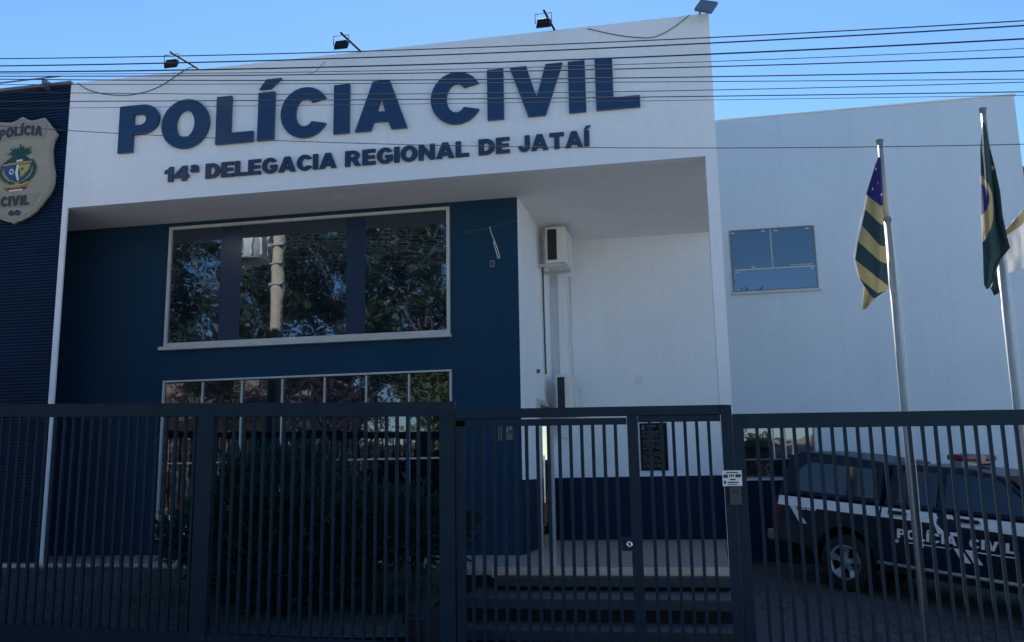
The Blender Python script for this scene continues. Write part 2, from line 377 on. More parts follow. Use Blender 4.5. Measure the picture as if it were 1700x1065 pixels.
# ------------------------------------------------------------------ the police station
st = thing('police_station', (-4.5, F, 0), 'white and navy police station with large projecting frame and glazed front', 'building')
b = MB()   # white frame: fascia, left leg, right fin
b.box(XL, XR, F, F+.16, ZS-.0, ZT)
b.box(XL, -9.019, F, F+.03, ZP, ZS)
b.box(XI, XR, F, F+.16, -.3, ZS)
fascia = b.build('white_frame', M_WHITE, st)
MB().box(-10.4, XR-.003, F+.16, B, ZS+.0, ZS+.2).build('soffit', M_SOFFIT, st)
b = MB()
b.box(XL+.125, XR-.155, F+.17, 26, 6.9, 7.1); b.box(XR-.15, XR, F+.16, B, ZS+.21, 7.6)  # unseen right side strip raised to keep sunlit bounce off the right wing
b.box(XL, XL+.12, F+.16, 26, ZS+.21, 7.4)
b.build('roof', M_WHITE, st)
# navy block
MB().box(-10.4, XN-.004, N, N+.2, ZP-.5, ZS+.012).build('navy_wall', M_NAVY, st)
MB().box(-9.0, XN-.006, N+.2, 26, -.3, 6.9).build('block_core', M_NAVY, st)
MB().box(XN-.006, XN, N, B, 1.652, ZS+.012).build('side_wall', M_SIDE, st)
MB().box(XN-.006, XN, N, B, ZP, 1.652).build('side_dado', M_DADO, st)
# recessed entrance wall
b = MB(); b.box(XN, XR-.102, B, B+.2, 1.652, ZS+.012); b.build('entrance_wall', M_WHITE, st)
MB().box(XN, XR-.102, B-.004, B+.2, ZP, 1.652).build('entrance_dado', M_DADO, st)
# right wing
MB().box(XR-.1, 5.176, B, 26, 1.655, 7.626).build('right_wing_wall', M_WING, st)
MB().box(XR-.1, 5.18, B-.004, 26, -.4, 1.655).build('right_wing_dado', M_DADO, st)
MB().box(XR, 5.2, B-.02, B+.2, 7.626, 7.652).build('parapet_capping', M_WHITEPL, st)
# left annex of corrugated cladding
b = MB(); zz = .2; prof = []
while zz < 7.60:
    for k, dy in ((0, 0), (.008, -.022), (.022, -.026), (.032, -.022), (.038, 0)): prof.append((zz+k, dy))
    zz += .047
o = 0
for z, dy in prof: b.v += [Vector((-22, F+.035+dy, z)), Vector((XL-.004, F+.035+dy, z))]
for i in range(len(prof)-1): b.f.append([2*i, 2*i+1, 2*i+3, 2*i+2]); b.mi.append(0)
b.box(-10.4, XL-.004, F+.05, F+.12, .0, 7.6); b.box(-22, -10.4, F+.05, 26, 0, 7.6)
b.build('corrugated_cladding', M_CLAD, st, recalc=False)
b = MB(); b.box(-22, XL+.02, F-.05, F+.08, 7.615, 7.66); b.tube([(-22, F-.12, 7.68), (XL-.1, F-.12, 7.715)], .012); b.box(XL-.40, XL-.37, F-.14, F+.05, 7.56, 7.70)
b.build('roof_flashing', M_ALU, st)
# porch floor, steps
b = MB(); b.box(-10.39, -2.6, 11.58, 13.0, ZP-.12, ZP); b.box(-2.6, XI, 11.33, B, ZP-.12, ZP); b.build('porch_floor', M_FLOOR, st)
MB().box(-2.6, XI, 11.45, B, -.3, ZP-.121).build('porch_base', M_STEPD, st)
MB().box(-9.105, -2.61, 11.66, 13.0, -.1, ZP-.121).build('porch_plinth', M_STEP, st)
stp = thing('entrance_steps', (-1.2, 10.6, -.1), 'dark grey granite steps leading up to the police station entrance', 'steps')
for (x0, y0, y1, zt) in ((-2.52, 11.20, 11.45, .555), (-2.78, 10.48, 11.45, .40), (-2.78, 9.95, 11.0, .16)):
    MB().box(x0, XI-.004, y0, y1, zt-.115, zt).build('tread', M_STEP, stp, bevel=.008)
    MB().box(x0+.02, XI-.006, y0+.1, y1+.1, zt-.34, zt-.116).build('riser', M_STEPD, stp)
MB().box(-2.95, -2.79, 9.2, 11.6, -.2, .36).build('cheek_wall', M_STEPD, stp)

# windows -----------------------------------------------------------------
def vwin(): pass
wx0, wx1, wz0, wz1 = -8.05, -3.527, 3.728, 5.612
fr = MB().frame(wx0, wx1, wz0, wz1, N-.05, N+.02, .046, .055).build('window_frame', M_FRAME, st, bevel=.004)
fr['label'] = 'upper window frame of pale aluminium'
MB().box(wx0-.06, wx1+.015, N-.10, N+.02, wz0-.055, wz0-.002).build('window_sill', M_FRAME, fr, bevel=.004)
xs = [wx0+.056, -7.172, -6.822, -5.124, -4.823, wx1-.056]
for i in (0, 2, 4): MB().box(xs[i], xs[i+1], N-.012, N-.004, wz0+.056, wz1-.056).build('window_pane', M_GLASS, fr)
for i in (1, 3): MB().box(xs[i]+.001, xs[i+1]-.001, N-.014, N-.004, wz0+.056, wz1-.056).build('window_mullion', M_STRIPNAVY, fr)
vx0, vx1, vz0, vz1 = -8.03, -3.509, .877, 3.21
fr = MB().frame(vx0, vx1, vz0, vz1, N-.05, N+.02, .028, .05).build('window_frame', M_FRAME, st, bevel=.004)
fr['label'] = 'tall lower shopfront window frame of pale aluminium'
xm = [vx0+.04, -7.371, -6.733, -6.088, -5.426, -4.786, -4.14, vx1-.04]
b = MB()
for x in xm[1:-1]: b.box(x-.010, x+.010, N-.045, N+.0, vz0+.051, vz1-.041)
b.build('mullion', M_FRAME, fr)
b = MB()
for i in range(7): b.box(xm[i]+.011, xm[i+1]-.011, N-.04, N, 1.962, 1.985)
b.build('transom', M_FRAME, fr)
for i in range(7): MB().box(xm[i]+.002, xm[i+1]-.002, N-.012, N-.003, vz0+.051, vz1-.041).build('window_pane', M_GLASS, fr)
# right wing windows
a0, a1, c0, c1 = .553, 1.915, 4.615-.0, 5.68
c0 = 3.88; c0, c1 = 2.871+1.75, 3.93+1.75
fr = MB().frame(a0, a1, c0, c1, B-.02, B+.02, .025).build('window_frame', M_ALU, st)
fr['label'] = 'small blue glass window frame high on the right wing'
MB().box(a0-.02, a1+.03, B-.06, B+.02, c0-.04, c0-.001).build('window_sill', M_FRAME, fr)
MB().box(1.205, 1.222, B-.022, B, 5.012, c1-.026).build('window_joint', M_FRAME, fr)
MB().box(a0+.03, a1-.03, B-.022, B, 4.985, 5.006).build('transom', M_FRAME, fr)
MB().box(a0+.026, 1.204, B-.010, B-.002, 5.007, c1-.026).build('window_pane', M_GLASS2, fr)
MB().box(1.223, a1-.026, B-.012, B-.002, 5.007, c1-.026).build('window_pane', M_GLASS2, fr)
MB().box(a0+.026, a1-.026, B-.010, B-.002, c0+.026, 4.984).build('window_pane', M_GLASS, fr)
for x, z in ((.60, c1-.05), (1.10, c1-.05), (1.30, c1-.05), (1.80, c1-.05), (.64, 4.955), (1.84, 4.955), (.90, 5.03)):
    MB().box(x-.03, x+.03, B-.026, B-.004, z-.012, z+.012).build('glass_clamp', M_FRAME, fr)
MB().box(1.5, 1.85, B-.03, B-.008, 5.022, 5.034).build('window_bar', M_FRAME, fr)
fr = MB().frame(.45, 1.67, 1.60, 2.52, B-.02, B+.02, .022).build('window_frame', M_ALU, st)
fr['label'] = 'dark ground floor window frame behind the pickup'
MB().box(.42, 1.70, B-.06, B+.02, 1.56, 1.599).build('window_sill', M_FRAME, fr)
for x in (1.04, 1.22): MB().box(x-.012, x+.012, B-.022, B, 1.90, 2.497).build('window_joint', M_FRAME, fr)
MB().box(.473, 1.647, B-.022, B, 1.88, 1.90).build('transom', M_ALU, fr)
MB().box(.473, 1.647, B-.010, B-.002, 1.901, 2.497).build('window_pane', M_GLASS, fr)
MB().box(.473, 1.647, B-.010, B-.002, 1.623, 1.879).build('window_pane', M_GLASS, fr)
# glazed entrance door in the side wall
dr = MB()
dr.box(XN+.001, XN+.05, 14.15, 14.22, ZP, 2.85); dr.box(XN+.001, XN+.05, 15.36, 15.43, ZP, 2.85); dr.box(XN+.001, XN+.05, 14.22, 15.36, 2.78, 2.85)
dr = dr.build('door', M_FRAME, st)
MB().box(XN+.001, XN+.02, 14.221, 15.359, ZP+.01, 2.779).build('door_glass', glass_mat('door_glass', (.02, .02, .02), .6, (1, .98, .95), .05), dr)
MB().tube([(XN+.07, 14.32, 1.3), (XN+.07, 14.32, 2.0)], .015).build('door_handle', M_CHROME, dr)
mb = MB(); mb.add([(XN+.006, 14.50, ZP+.01), (XN+.118, 14.62, ZP+.01), (XN+.118, 14.62, 2.45), (XN+.006, 14.50, 2.45), (XN+.0, 14.51, ZP+.01), (XN+.112, 14.63, ZP+.01), (XN+.112, 14.63, 2.45), (XN+.0, 14.51, 2.45)], [(0, 1, 2, 3), (7, 6, 5, 4), (0, 4, 5, 1), (1, 5, 6, 2), (2, 6, 7, 3), (3, 7, 4, 0)])
mb.build('added_reflector', glass_mat('warm_reflector_glass', (.05, .045, .035), .75, (1, .95, .85), .03), dr)  # narrow angled glass panel added to mirror a bright warm strip beside the door
# recessed downlights in the soffit
for x, y in ((-7.6, 12.3), (-5.0, 12.3), (-.95, 13.9)):
    MB().lathe([(.0, -.004), (.07, -.004), (.075, .004), (.095, .004), (.10, -.012)], (x, y, ZS), (0, 0, -1), 24).build('downlight', M_SOFFIT, st)

# ------------------------------------------------------------------ sign lettering
def sign(name, words, cap, base, label, m_, tilt=0, depth=.06):
    root = thing(name, (words[0][1], F-.02, base), label, 'sign')
    for s_, x0, x1 in words:
        for c, shapes in word(s_, x0, x1):
            mb = MB()
            for i, sh in enumerate(shapes):
                mb.poly(sh, lambda u, v, d: (u, F-d, base+v*cap-(u-x0)*0), -.0+.012, depth+i*.001)
            mb.build('letter', m_, root)
    return root
def fx(x, y): return px(x, y, F-.05).x
big = thing('main_sign', (-8.24, F-.02, 6.42), 'large glossy navy raised letters reading POLÍCIA CIVIL on the white frame', 'sign')
LP = [('P', 197, 263, 220), ('O', 268, 347, 208), ('L', 357, 419, 240), ('Í', 428, 455, 195), ('C', 466, 542, 185), ('I', 554, 580, 185), ('A', 589, 676, 220),
      ('C', 715, 796, 165), ('I', 809, 836, 160), ('V', 846, 934, 120), ('I', 944, 972, 150), ('L', 990, 1063, 178)]
for c, xa, xb, yy in LP:
    x0, x1 = fx(xa, yy), fx(xb, yy); mb = MB(); shapes, wd = glyph(c); k = (x1-x0)/wd
    for i, sh in enumerate(shapes):
        mb.poly([[(x0+p[0]*k, p[1]) for p in l] for l in sh], lambda u, v, d: (u, F-d, 6.425-(u+4.4)*.003+v*.72), .012, .055)
    mb.build('letter', M_LETTER, big)
small = thing('district_sign', (-7.47, F-.02, 5.94), 'smaller navy raised letters reading 14ª DELEGACIA REGIONAL DE JATAÍ', 'sign')
for s_, xa, ya, xb, yb in (('14ª', 272, 290, 328, 285), ('DELEGACIA', 340, 285, 558, 265), ('REGIONAL', 572, 265, 778, 250), ('DE', 794, 245, 846, 243), ('JATAÍ', 860, 236, 978, 230)):
    for c, shapes in word(s_, fx(xa, ya), fx(xb, yb), .07):
        mb = MB()
        for sh in shapes: mb.poly(sh, lambda u, v, d: (u, F-d, 5.942+v*.222), .010, .04)
        mb.build('letter', M_LETTER2, small)

# ------------------------------------------------------------------ badge
bd = thing('police_badge', (-9.89, F-.1, 5.53), 'champagne metal police shield with a colourful state crest on the corrugated wall', 'badge')
half = [(38, 193), (46, 197.5), (53, 199.6), (63, 197.5), (74, 194.5), (84, 207), (95, 222), (89, 233), (86, 248), (87, 268), (90, 287), (89.5, 300), (87, 310), (82, 321), (75, 330), (67, 341), (58, 351), (46, 360), (35, 365.5), (27, 368), (21.5, 371.5)]
BY = F-.03
CX = px(30, 281, BY-.05).x
rp = [px(x, y, BY-.05) for x, y in half]
rp = [(p.x-CX if i not in (0, len(rp)-1) else 0, p.z) for i, p in enumerate(rp)]
loop = [(CX+u, z) for u, z in rp] + [(CX-u, z) for u, z in rp[-2:0:-1]]
ty = lambda u, v, d: (u, BY-d, v)
MB().poly([loop], ty, 0, .05).build('shield_plate', M_BADGE, bd, bevel=.006)
inner = [(CX+(u-CX)*.93, 6.33+(z-6.33)*.93) for u, z in loop]
MB().poly([[(CX+(u-CX)*.955, 6.33+(z-6.33)*.955) for u, z in loop], inner], ty, .051, .056).build('shield_rim', M_BADGE2, bd)
def bcurve(u, v): return v - .32*(u-CX)**2
band = [(CX-.43+.86*i/12, bcurve(CX-.43+.86*i/12, 7.05)) for i in range(13)] + [(CX+.43-.86*i/12, bcurve(CX+.43-.86*i/12, 6.81)) for i in range(13)]
MB().poly([band], ty, .051, .057).build('name_band', M_BADGE2, bd)
def btext(s_, x0, x1, zb, cap, cur=True):
    for c, shapes in word(s_, x0, x1, .12):
        mb = MB()
        for sh in shapes: mb.poly(sh, lambda u, v, d: (u, BY-d, (bcurve(u, zb+v*cap) if cur else zb+v*cap)), .058, .068)
        mb.build('letter', M_BTEXT, bd)
btext('POLÍCIA', CX-.37, CX+.37, 6.845, .155)
btext('CIVIL', CX-.24, CX+.24, 5.755, .15, False)
btext('GO', CX-.09, CX+.10, 5.605, .08, False)
MB().poly([[(CX-.30, 5.725), (CX+.30, 5.725), (CX+.40, 5.93), (CX-.40, 5.93)]], ty, .051, .0555).build('name_band', M_BADGE2, bd)
cz = 6.36
tyE = lambda u, v, d: (CX+(u-CX)*.95, BY-d, 6.315+(v-cz)*.76)
def bp(name, loops, m_, d0=.058, d1=.064): return MB().poly(loops, tyE, d0, d1).build(name, m_, bd)
for sgn in (-1, 1):
    wreath = MB()
    for i in range(16):
        a = RAD(-80+i*8.0); cx_, cz_ = CX+sgn*.27*cos(a), cz-.02+.24*sin(a)
        for da in (-.5, .5):
            d = a+da+.6; l = .085
            q = [(cx_, cz_), (cx_+sgn*l*.5*cos(d)-.016*sin(d), cz_+l*.5*sin(d)+.016), (cx_+sgn*l*cos(d), cz_+l*sin(d)), (cx_+sgn*l*.5*cos(d)+.016*sin(d), cz_+l*.5*sin(d)-.016)]
            wreath.poly([q], tyE, .058, .060+.0005*((i*2+(da > 0)) % 8))
    wreath.build('wreath', M_CGREEN, bd)
bp('crest_shield', [[(CX-.25, cz+.10), (CX+.25, cz+.10), (CX+.22, cz-.08), (CX+.12, cz-.2), (CX, cz-.26), (CX-.12, cz-.2), (CX-.22, cz-.08)]], M_CBLUE, .058, .066)
bp('crest_shield', [[(CX+.02, cz+.09), (CX+.235, cz+.09), (CX+.2, cz-.03), (CX+.08, cz-.17)]], M_CYEL, .066, .069)
bp('crest_shield', [[(CX-.26, cz+.09), (CX+.26, cz+.12), (CX+.26, cz+.145), (CX-.26, cz+.115)]], M_CYEL, .066, .071)
bp('crest_shield', [[(CX-.01, cz+.09), (CX+.03, cz+.09), (CX+.015, cz-.06), (CX+.05, cz-.22), (CX+.02, cz-.235), (CX-.03, cz-.08)]], M_CWHITE, .066, .0715)
bp('crest_shield', ring(CX-.1, cz-.04, .04, .06, .022, .04), M_CWHITE, .066, .070)
bp('crest_shield', [[(CX+.09+.035*(1 if i % 2 == 0 else .45)*cos(RAD(90+36*i)), cz+.0+.035*(1 if i % 2 == 0 else .45)*sin(RAD(90+36*i))) for i in range(10)]], M_CGREEN, .069, .072)
bp('crest_top', [[(CX-.22, cz+.15), (CX+.22, cz+.17)]+arc(CX, cz+.16, .2, .13, 10, 170, 10)], M_CGREEN, .058, .066)
bp('crest_top', [[(CX-.03, cz+.155), (CX+.09, cz+.165), (CX+.08, cz+.2), (CX-.02, cz+.19)]], M_CWHITE, .066, .070)
pl = MB()
for i in range(11):
    a = RAD(25+i*13); l = .20+.03*(i % 3); bx, bz = CX+.02+.04*cos(a), cz+.27
    q = [(bx-.02*sin(a), bz+.02*cos(a)), (bx+l*.6*cos(a)-.022*sin(a), bz+l*.6*sin(a)+.022*cos(a)), (bx+l*cos(a), bz+l*sin(a)-.03*abs(cos(a))), (bx+l*.6*cos(a)+.022*sin(a), bz+l*.6*sin(a)-.022*cos(a)), (bx+.02*sin(a), bz-.02*cos(a))]
    pl.poly([q], tyE, .058, .061+.0007*i)
pl.build('crest_plume', M_CGREEN, bd)
bp('ribbon', [[(CX-.24, cz-.29), (CX-.1, cz-.315), (CX+.1, cz-.30), (CX+.22, cz-.255), (CX+.21, cz-.30), (CX+.1, cz-.345), (CX-.1, cz-.355), (CX-.25, cz-.34)]], M_CYEL, .058, .066)
bp('ribbon', [[(CX-.22, cz-.37), (CX, cz-.385), (CX+.2, cz-.35), (CX+.15, cz-.42), (CX-.15, cz-.43)]], M_CRED, .058, .064)
bp('ribbon', [[(CX-.12, cz-.415), (CX+.12, cz-.405), (CX+.12, cz-.435), (CX-.12, cz-.445)]], M_CWHITE, .058, .067)

# ------------------------------------------------------------------ floodlights
def floodlight(base, tip, label, flat=False, hang=.05):
    root = thing('floodlight', base, label, 'floodlight', 'floodlights on arms along the roof edge')
    bx, tx = Vector(base), Vector(tip)
    MB().tube([bx+Vector((0, .12, -.02)), bx, tx], .016).build('arm', M_BLACK, root)
    h = MB(); c = tx+Vector((-.02, .06, -.14))
    def rx(dy, dz, a): return Vector((0, dy*cos(a)-dz*sin(a), dy*sin(a)+dz*cos(a)))
    a = RAD(60)
    hs = MB(); pts = []
    for z_ in (-.03, .03):
        for sx, sy in ((-.1, -.07), (.1, -.07), (.1, .07), (-.1, .07)):
            k = 1 if z_ < 0 else .8
            pts.append(c+Vector((sx*k, 0, 0))+rx(sy*k, z_, a))
    hs.add(pts, [(0, 3, 2, 1), (4, 5, 6, 7), (0, 1, 5, 4), (1, 2, 6, 5), (2, 3, 7, 6), (3, 0, 4, 7)])
    hs.build('housing', M_BLACK, root, bevel=.006)
    l = MB(); l.add([c+Vector((sx, 0, 0))+rx(sy, -.032, a) for sx, sy in ((-.085, -.055), (.085, -.055), (.085, .055), (-.085, .055))], [(0, 1, 2, 3)]); l.build('lens', M_LENS, root)
    br = MB(); br.tube([c+Vector((-.108, 0, 0)), c+Vector((-.108, 0, .13)), c+Vector((.108, 0, .13)), c+Vector((.108, 0, 0))], .007, 6); br.build('bracket', M_ALU, root)
    return root
p1, p2, p3 = px(328, 113, F+.02), px(600, 86, F+.02), px(921, 50, F+.02)
floodlight(p1, px(283, 86, F-.62), 'small black floodlight on an arm above the letter O, nearest the corrugated wall')
floodlight(p2, px(566, 54, F-.55), 'small black floodlight on an arm above the letter A, middle of the roof edge')
floodlight(p3, px(903, 17, F-.58), 'small black floodlight on an arm above the letter V of CIVIL')
q = px(1165, 21, F+.05)
root = thing('floodlight', q, 'wide grey floodlight with pale glass mounted on the right corner of the white frame', 'floodlight', 'floodlights on arms along the roof edge')
a, bb, c, d = px(1153, 18, F-.25), px(1164, 3, F-.0), px(1192, 7, F-.0), px(1181, 23, F-.25)
nrm = Vector((0, -.35, -1)).normalized()
up_ = -nrm*.05
mb = MB(); mb.add([a, bb, c, d, a+up_, bb+up_, c+up_, d+up_], [(0, 1, 2, 3), (7, 6, 5, 4), (0, 4, 5, 1), (1, 5, 6, 2), (2, 6, 7, 3), (3, 7, 4, 0)]); mb.build('housing', M_ALU, root)
cc = (a+bb+c+d)/4
mb = MB(); mb.add([cc+(v-cc)*.86+Vector((0, -.004, -.004)) for v in (a, bb, c, d)], [(0, 1, 2, 3)]); mb.build('lens', M_LENS, root)
for dx_, ex_ in ((-.08, -.03), (.05, .06)): MB().tube([cc+Vector((dx_, .0, 0)), (q.x+ex_, F+.06, ZT)], .014).build('bracket', M_ALU, root)
def cable(name, pts, r, m_, label, cat='cable', group=None, n=6):
    r *= .72 if name == 'power_line' else 1
    return tag(MB().tube(pts, r, n).build(name, m_, smooth=True), label, cat, group)
def drape(pl_, Y, n=16):
    """smooth curve through picture-plane points lying on the plane at depth Y"""
    P = [px(x, y, Y) for x, y in pl_]; out = []
    for i in range(len(P)-1):
        p0, p1_, p2_, p3_ = P[max(i-1, 0)], P[i], P[i+1], P[min(i+2, len(P)-1)]
        for k in range(n):
            t = k/n
            out.append(.5*((2*p1_)+(-p0+p2_)*t+(2*p0-5*p1_+4*p2_-p3_)*t*t+(-p0+3*p1_-3*p2_+p3_)*t**3))
    return out+[P[-1]]
cable('hanging_cable', drape([(128, 137), (150, 150), (185, 157), (225, 156), (265, 143), (310, 114), (326, 112)], F-.012), .006, M_WIRE, 'thin black cable drooping over the white frame left of the letter O', 'cable', 'floodlight cables on the white frame')
cable('hanging_cable', drape([(1145, 24), (1120, 44), (1090, 60), (1060, 62), (1020, 57), (975, 47)], F-.012), .005, M_WIRE, 'thin black cable drooping from the right corner floodlight across the white frame', 'cable', 'floodlight cables on the white frame')
cable('hanging_cable', drape([(540, 101), (525, 117), (512, 122)], F-.012), .003, M_WIRE, 'faint thin cable above the letters C and I of POLÍCIA', 'cable', 'floodlight cables on the white frame')

# ------------------------------------------------------------------ air conditioners, wall details
def ac(x0, x1, y0, y1, z0, z1, label):
    root = thing('air_conditioner', (x0, (y0+y1)/2, z0), label, 'air conditioner', 'air conditioner outdoor units in the entrance recess')
    c = MB().box(x0, x1, y0, y1, z0, z1).build('casing', M_WHITEPL, root, bevel=.012)
    MB().box(x0+.03, x0+(x1-x0)*.56, y0-.012, y0-.002, z0+.05, z1-.04).build('side_grille', M_GRILLE, root)
    g = MB()
    for i in range(14):
        z = z0+.06+i*(z1-z0-.12)/13; g.box(x0+.035, x0+(x1-x0)*.55, y0-.016, y0-.0125, z, z+.008)
    g.build('grille_slats', M_BLACK, root)
    MB().lathe([(.0, 0), (.2, .0), (.22, .012), (.22, 0)], (x1+.001, (y0+y1)/2+.05, (z0+z1)/2), (1, 0, 0), 28).build('fan_grille', M_WHITEPL, root)
    MB().box(XN+.002, x1-.02, y0+.05, y0+.09, z0-.04, z0-.002).build('bracket', M_FRAME, root); MB().box(XN+.002, x1-.02, y1-.09, y1-.05, z0-.04, z0-.002).build('bracket', M_FRAME, root)
    return root
ac(-2.37, -2.05, 14.5, 15.25, 5.03, 5.62, 'white air conditioner outdoor unit up under the soffit beside the navy block')
ac(-2.33, -2.07, 14.9, 15.6, 2.66, 3.28, 'white air conditioner outdoor unit lower down, beside the soot stain, just over the gate')
cable('refrigerant_pipe', [(XN+.03, 14.85, 5.1), (XN+.03, 14.87, 4.2), (XN+.03, 14.92, 3.3)], .016, mat('dark_pipe_lagging', (.10, .10, .10), .7), 'thin dark pipe running down the side wall between the two air conditioners', 'pipe')
cable('drain_pipe', [(-2.16, B-.02, 5.05), (-2.16, B-.02, 4.0), (-2.15, B-.02, 2.6)], .014, M_WHITEPL, 'thin white drain pipe running down the entrance wall under the air conditioner', 'pipe')
tag(MB().box(-2.36, -2.22, B-.15, B-.001, 2.3, 5.68).build('wall_duct', M_WHITE), 'white boxed duct standing in the corner of the entrance recess', 'duct')
tag(MB().box(-1.11, -1.01, B-.014, B-.001, 3.17, 3.29).build('wall_socket', M_WHITEPL, bevel=.004), 'small square white cover plate on the entrance wall', 'socket')
tag(MB().lathe([(0, .05), (.03, .05), (.035, 0)], (XN+.001, 14.25, 3.28), (1, 0, 0), 16).build('wall_lamp', M_ALU), 'tiny grey round sensor on the white side wall above the gate', 'sensor')
cable('loose_cable', drape([(858, 366), (838, 370), (815, 377), (770, 386)], N-.012), .004, mat('grey_cable', (.12, .13, .15), .5), 'thin dark cable running along the navy wall beside the upper window', 'cable')
cable('loose_cable', drape([(813, 376), (816, 388), (822, 402), (829, 424), (827, 428), (824, 418), (819, 400)], N-.015), .006, M_WHITEPL, 'short white looped cable hanging on the navy wall right of the upper window', 'cable')
tag(MB().frame(-2.93, -2.86, 4.66, 4.76, N-.03, N-.001, .02).build('cable_outlet', mat('grey_outlet', (.14, .15, .17), .5)), 'small grey outlet box below the white looped cable on the navy wall', 'outlet')
# notice board on the entrance wall
nb = thing('notice_board', (-.86, B-.02, 2.13), 'black notice board with grey lines of print on the entrance wall', 'notice board')
MB().box(-1.082, -.640, B-.03, B-.001, 1.745, 2.515).build('board', mat('black_board', (.006, .009, .014), .6, 0, .15), nb)
mb = MB(); rn = random.Random(4)
z = 2.40
M_PRINT = mat('grey_print', (.09, .10, .105), .6)
mb.box(-1.05, -1.00, B-.032, B-.031, 2.40, 2.48); mb.box(-.76, -.71, B-.032, B-.031, 2.40, 2.48); mb.box(-.96, -.82, B-.032, B-.031, 2.45, 2.475)
for k in range(22):
    z = 2.36-k*.027
    if k in (4, 11, 19): continue
    x = -1.04
    while x < -.72:
        l = rn.uniform(.02, .07)
        if rn.random() < .85: mb.box(x, min(x+l, -.70), B-.0335, B-.031, z, z+.010+(.006 if k % 5 == 0 else 0))
        x += l+.012
mb.build('printed_lines', M_PRINT, nb)
pt = thing('wall_plate', (-2.71, N-.01, 2.3), 'small dark plate with pale symbols on the navy wall behind the gate', 'sign')
MB().box(-2.85, -2.58, N-.014, N-.001, 2.19, 2.41).build('plate', mat('dark_plate', (.03, .04, .06), .4), pt)
mb = MB(); M_PSYM = mat('plate_print', (.22, .24, .27), .5)
mb.frame(-2.845, -2.80, 2.2, 2.4, N-.017, N-.0145, .008); mb.frame(-2.625, -2.585, 2.2, 2.4, N-.017, N-.0145, .008)
mb.box(-2.77, -2.70, N-.017, N-.0145, 2.30, 2.385); mb.box(-2.685, -2.65, N-.017, N-.0145, 2.33, 2.39)
for k in range(4): mb.box(-2.77, -2.65, N-.017, N-.0145, 2.205+k*.022, 2.216+k*.022)
mb.build('symbols', M_PSYM, pt)

# ------------------------------------------------------------------ fence
FY = 9.07
def ftop(x): return 2.45-.027*(x+2.42)
fl = thing('street_fence', (-5.2, FY, .15), 'charcoal steel bar fence left of the gate, in front of the shrub', 'fence', 'charcoal steel fence panels along the pavement')
XA, XB = -11.5, -2.43
def rail(x0, x1, z0f, z1f, y0, y1, name, parent):
    mb = MB(); vs = []
    for x in (x0, x1):
        vs += [(x, y0, z0f(x)), (x, y1, z0f(x)), (x, y1, z1f(x)), (x, y0, z1f(x))]
    mb.add(vs, [(0, 1, 2, 3), (7, 6, 5, 4), (0, 4, 5, 1), (1, 5, 6, 2), (2, 6, 7, 3), (3, 7, 4, 0)])
    return mb.build(name, M_FENCE, parent, bevel=.004)
rail(XA, XB, lambda x: ftop(x)-.142, ftop, FY-.03, FY+.03, 'top_rail', fl)
rail(XA, XB, lambda x: slope(x)-.05, lambda x: slope(x)+.23, FY-.025, FY+.025, 'bottom_rail', fl)
def post(x0, x1, z0, z1, parent, y=.045):
    return MB().box(x0, x1, FY-y, FY+y, z0, z1).build('post', M_FENCE, parent, bevel=.005)
post(-5.198, -5.014, slope(-5.1)-.1, ftop(-5.1)-.12, fl); post(-2.585, -2.428, slope(-2.5)-.1, ftop(-2.5)+.002, fl); post(-8.45, -8.27, slope(-8.3)-.1, ftop(-8.3)-.12, fl)
bar_src = None
def bars(xs, z0f, z1f, parent, w_=.015):
    for x in xs:
        MB().box(x-w_, x+w_, FY-.015, FY+.015, z0f(x), z1f(x)).build('bar', M_FENCE, parent)
xs_ = [x for x in [(-2.70-.1105*i) for i in range(80)] if not (-5.23 < x < -4.98) and not (-8.48 < x < -8.24)]
bars(xs_, lambda x: slope(x)+.055, lambda x: ftop(x)-.135, fl)
# gate
gt = thing('entrance_gate', (-1.1, FY, 0), 'charcoal steel pedestrian gate with round silver lock in front of the steps', 'gate')
gtop = lambda x: 2.372-.0125*(x+2.42)
rail(-2.427, .20, lambda x: gtop(x)-.088, gtop, FY-.04, FY+.04, 'lintel', gt)
post(.135, .235, -.2, 2.335, gt, .05)
MB().box(-.738, -.640, FY-.035, FY+.035, -.05, 2.262).build('lock_stile', M_FENCE, gt, bevel=.004)
leaf = rail(-2.42, -.745, lambda x: gtop(x)-.168, lambda x: gtop(x)-.104, FY-.02, FY+.02, 'gate_leaf', gt)
MB().box(-2.42, -2.33, FY-.02, FY+.02, .05, 2.26).build('hinge_stile', M_FENCE, leaf)
rail(-2.33, -.745, lambda x: .02, lambda x: .09, FY-.02, FY+.02, 'bottom_rail', leaf)
rail(-.635, .13, lambda x: gtop(x)-.15, lambda x: gtop(x)-.089, FY-.02, FY+.02, 'top_rail', gt)
rail(-.635, .13, lambda x: -.02, lambda x: .05, FY-.02, FY+.02, 'bottom_rail', gt)
bars([-.745-.108*(i+1) for i in range(14)], lambda x: .08, lambda x: gtop(x)-.16, leaf)
bars([-.635+.109*(i+1) for i in range(6)], lambda x: .04, lambda x: gtop(x)-.14, gt)
lk = MB().box(-.83, -.735, FY-.03, FY+.03, 1.02, 1.14).build('lock', M_FENCE, gt, bevel=.004)
MB().lathe([(.012, .012), (.012, .018), (.022, .020), (.030, .014), (.033, 0)], (-.757, FY-.038, 1.08), (0, -1, 0), 24).build('lock_cylinder', M_CHROME, lk, smooth=True)
MB().lathe([(0, .016), (.012, .014)], (-.757, FY-.038, 1.08), (0, -1, 0), 16).build('keyhole', M_BLACK, lk)
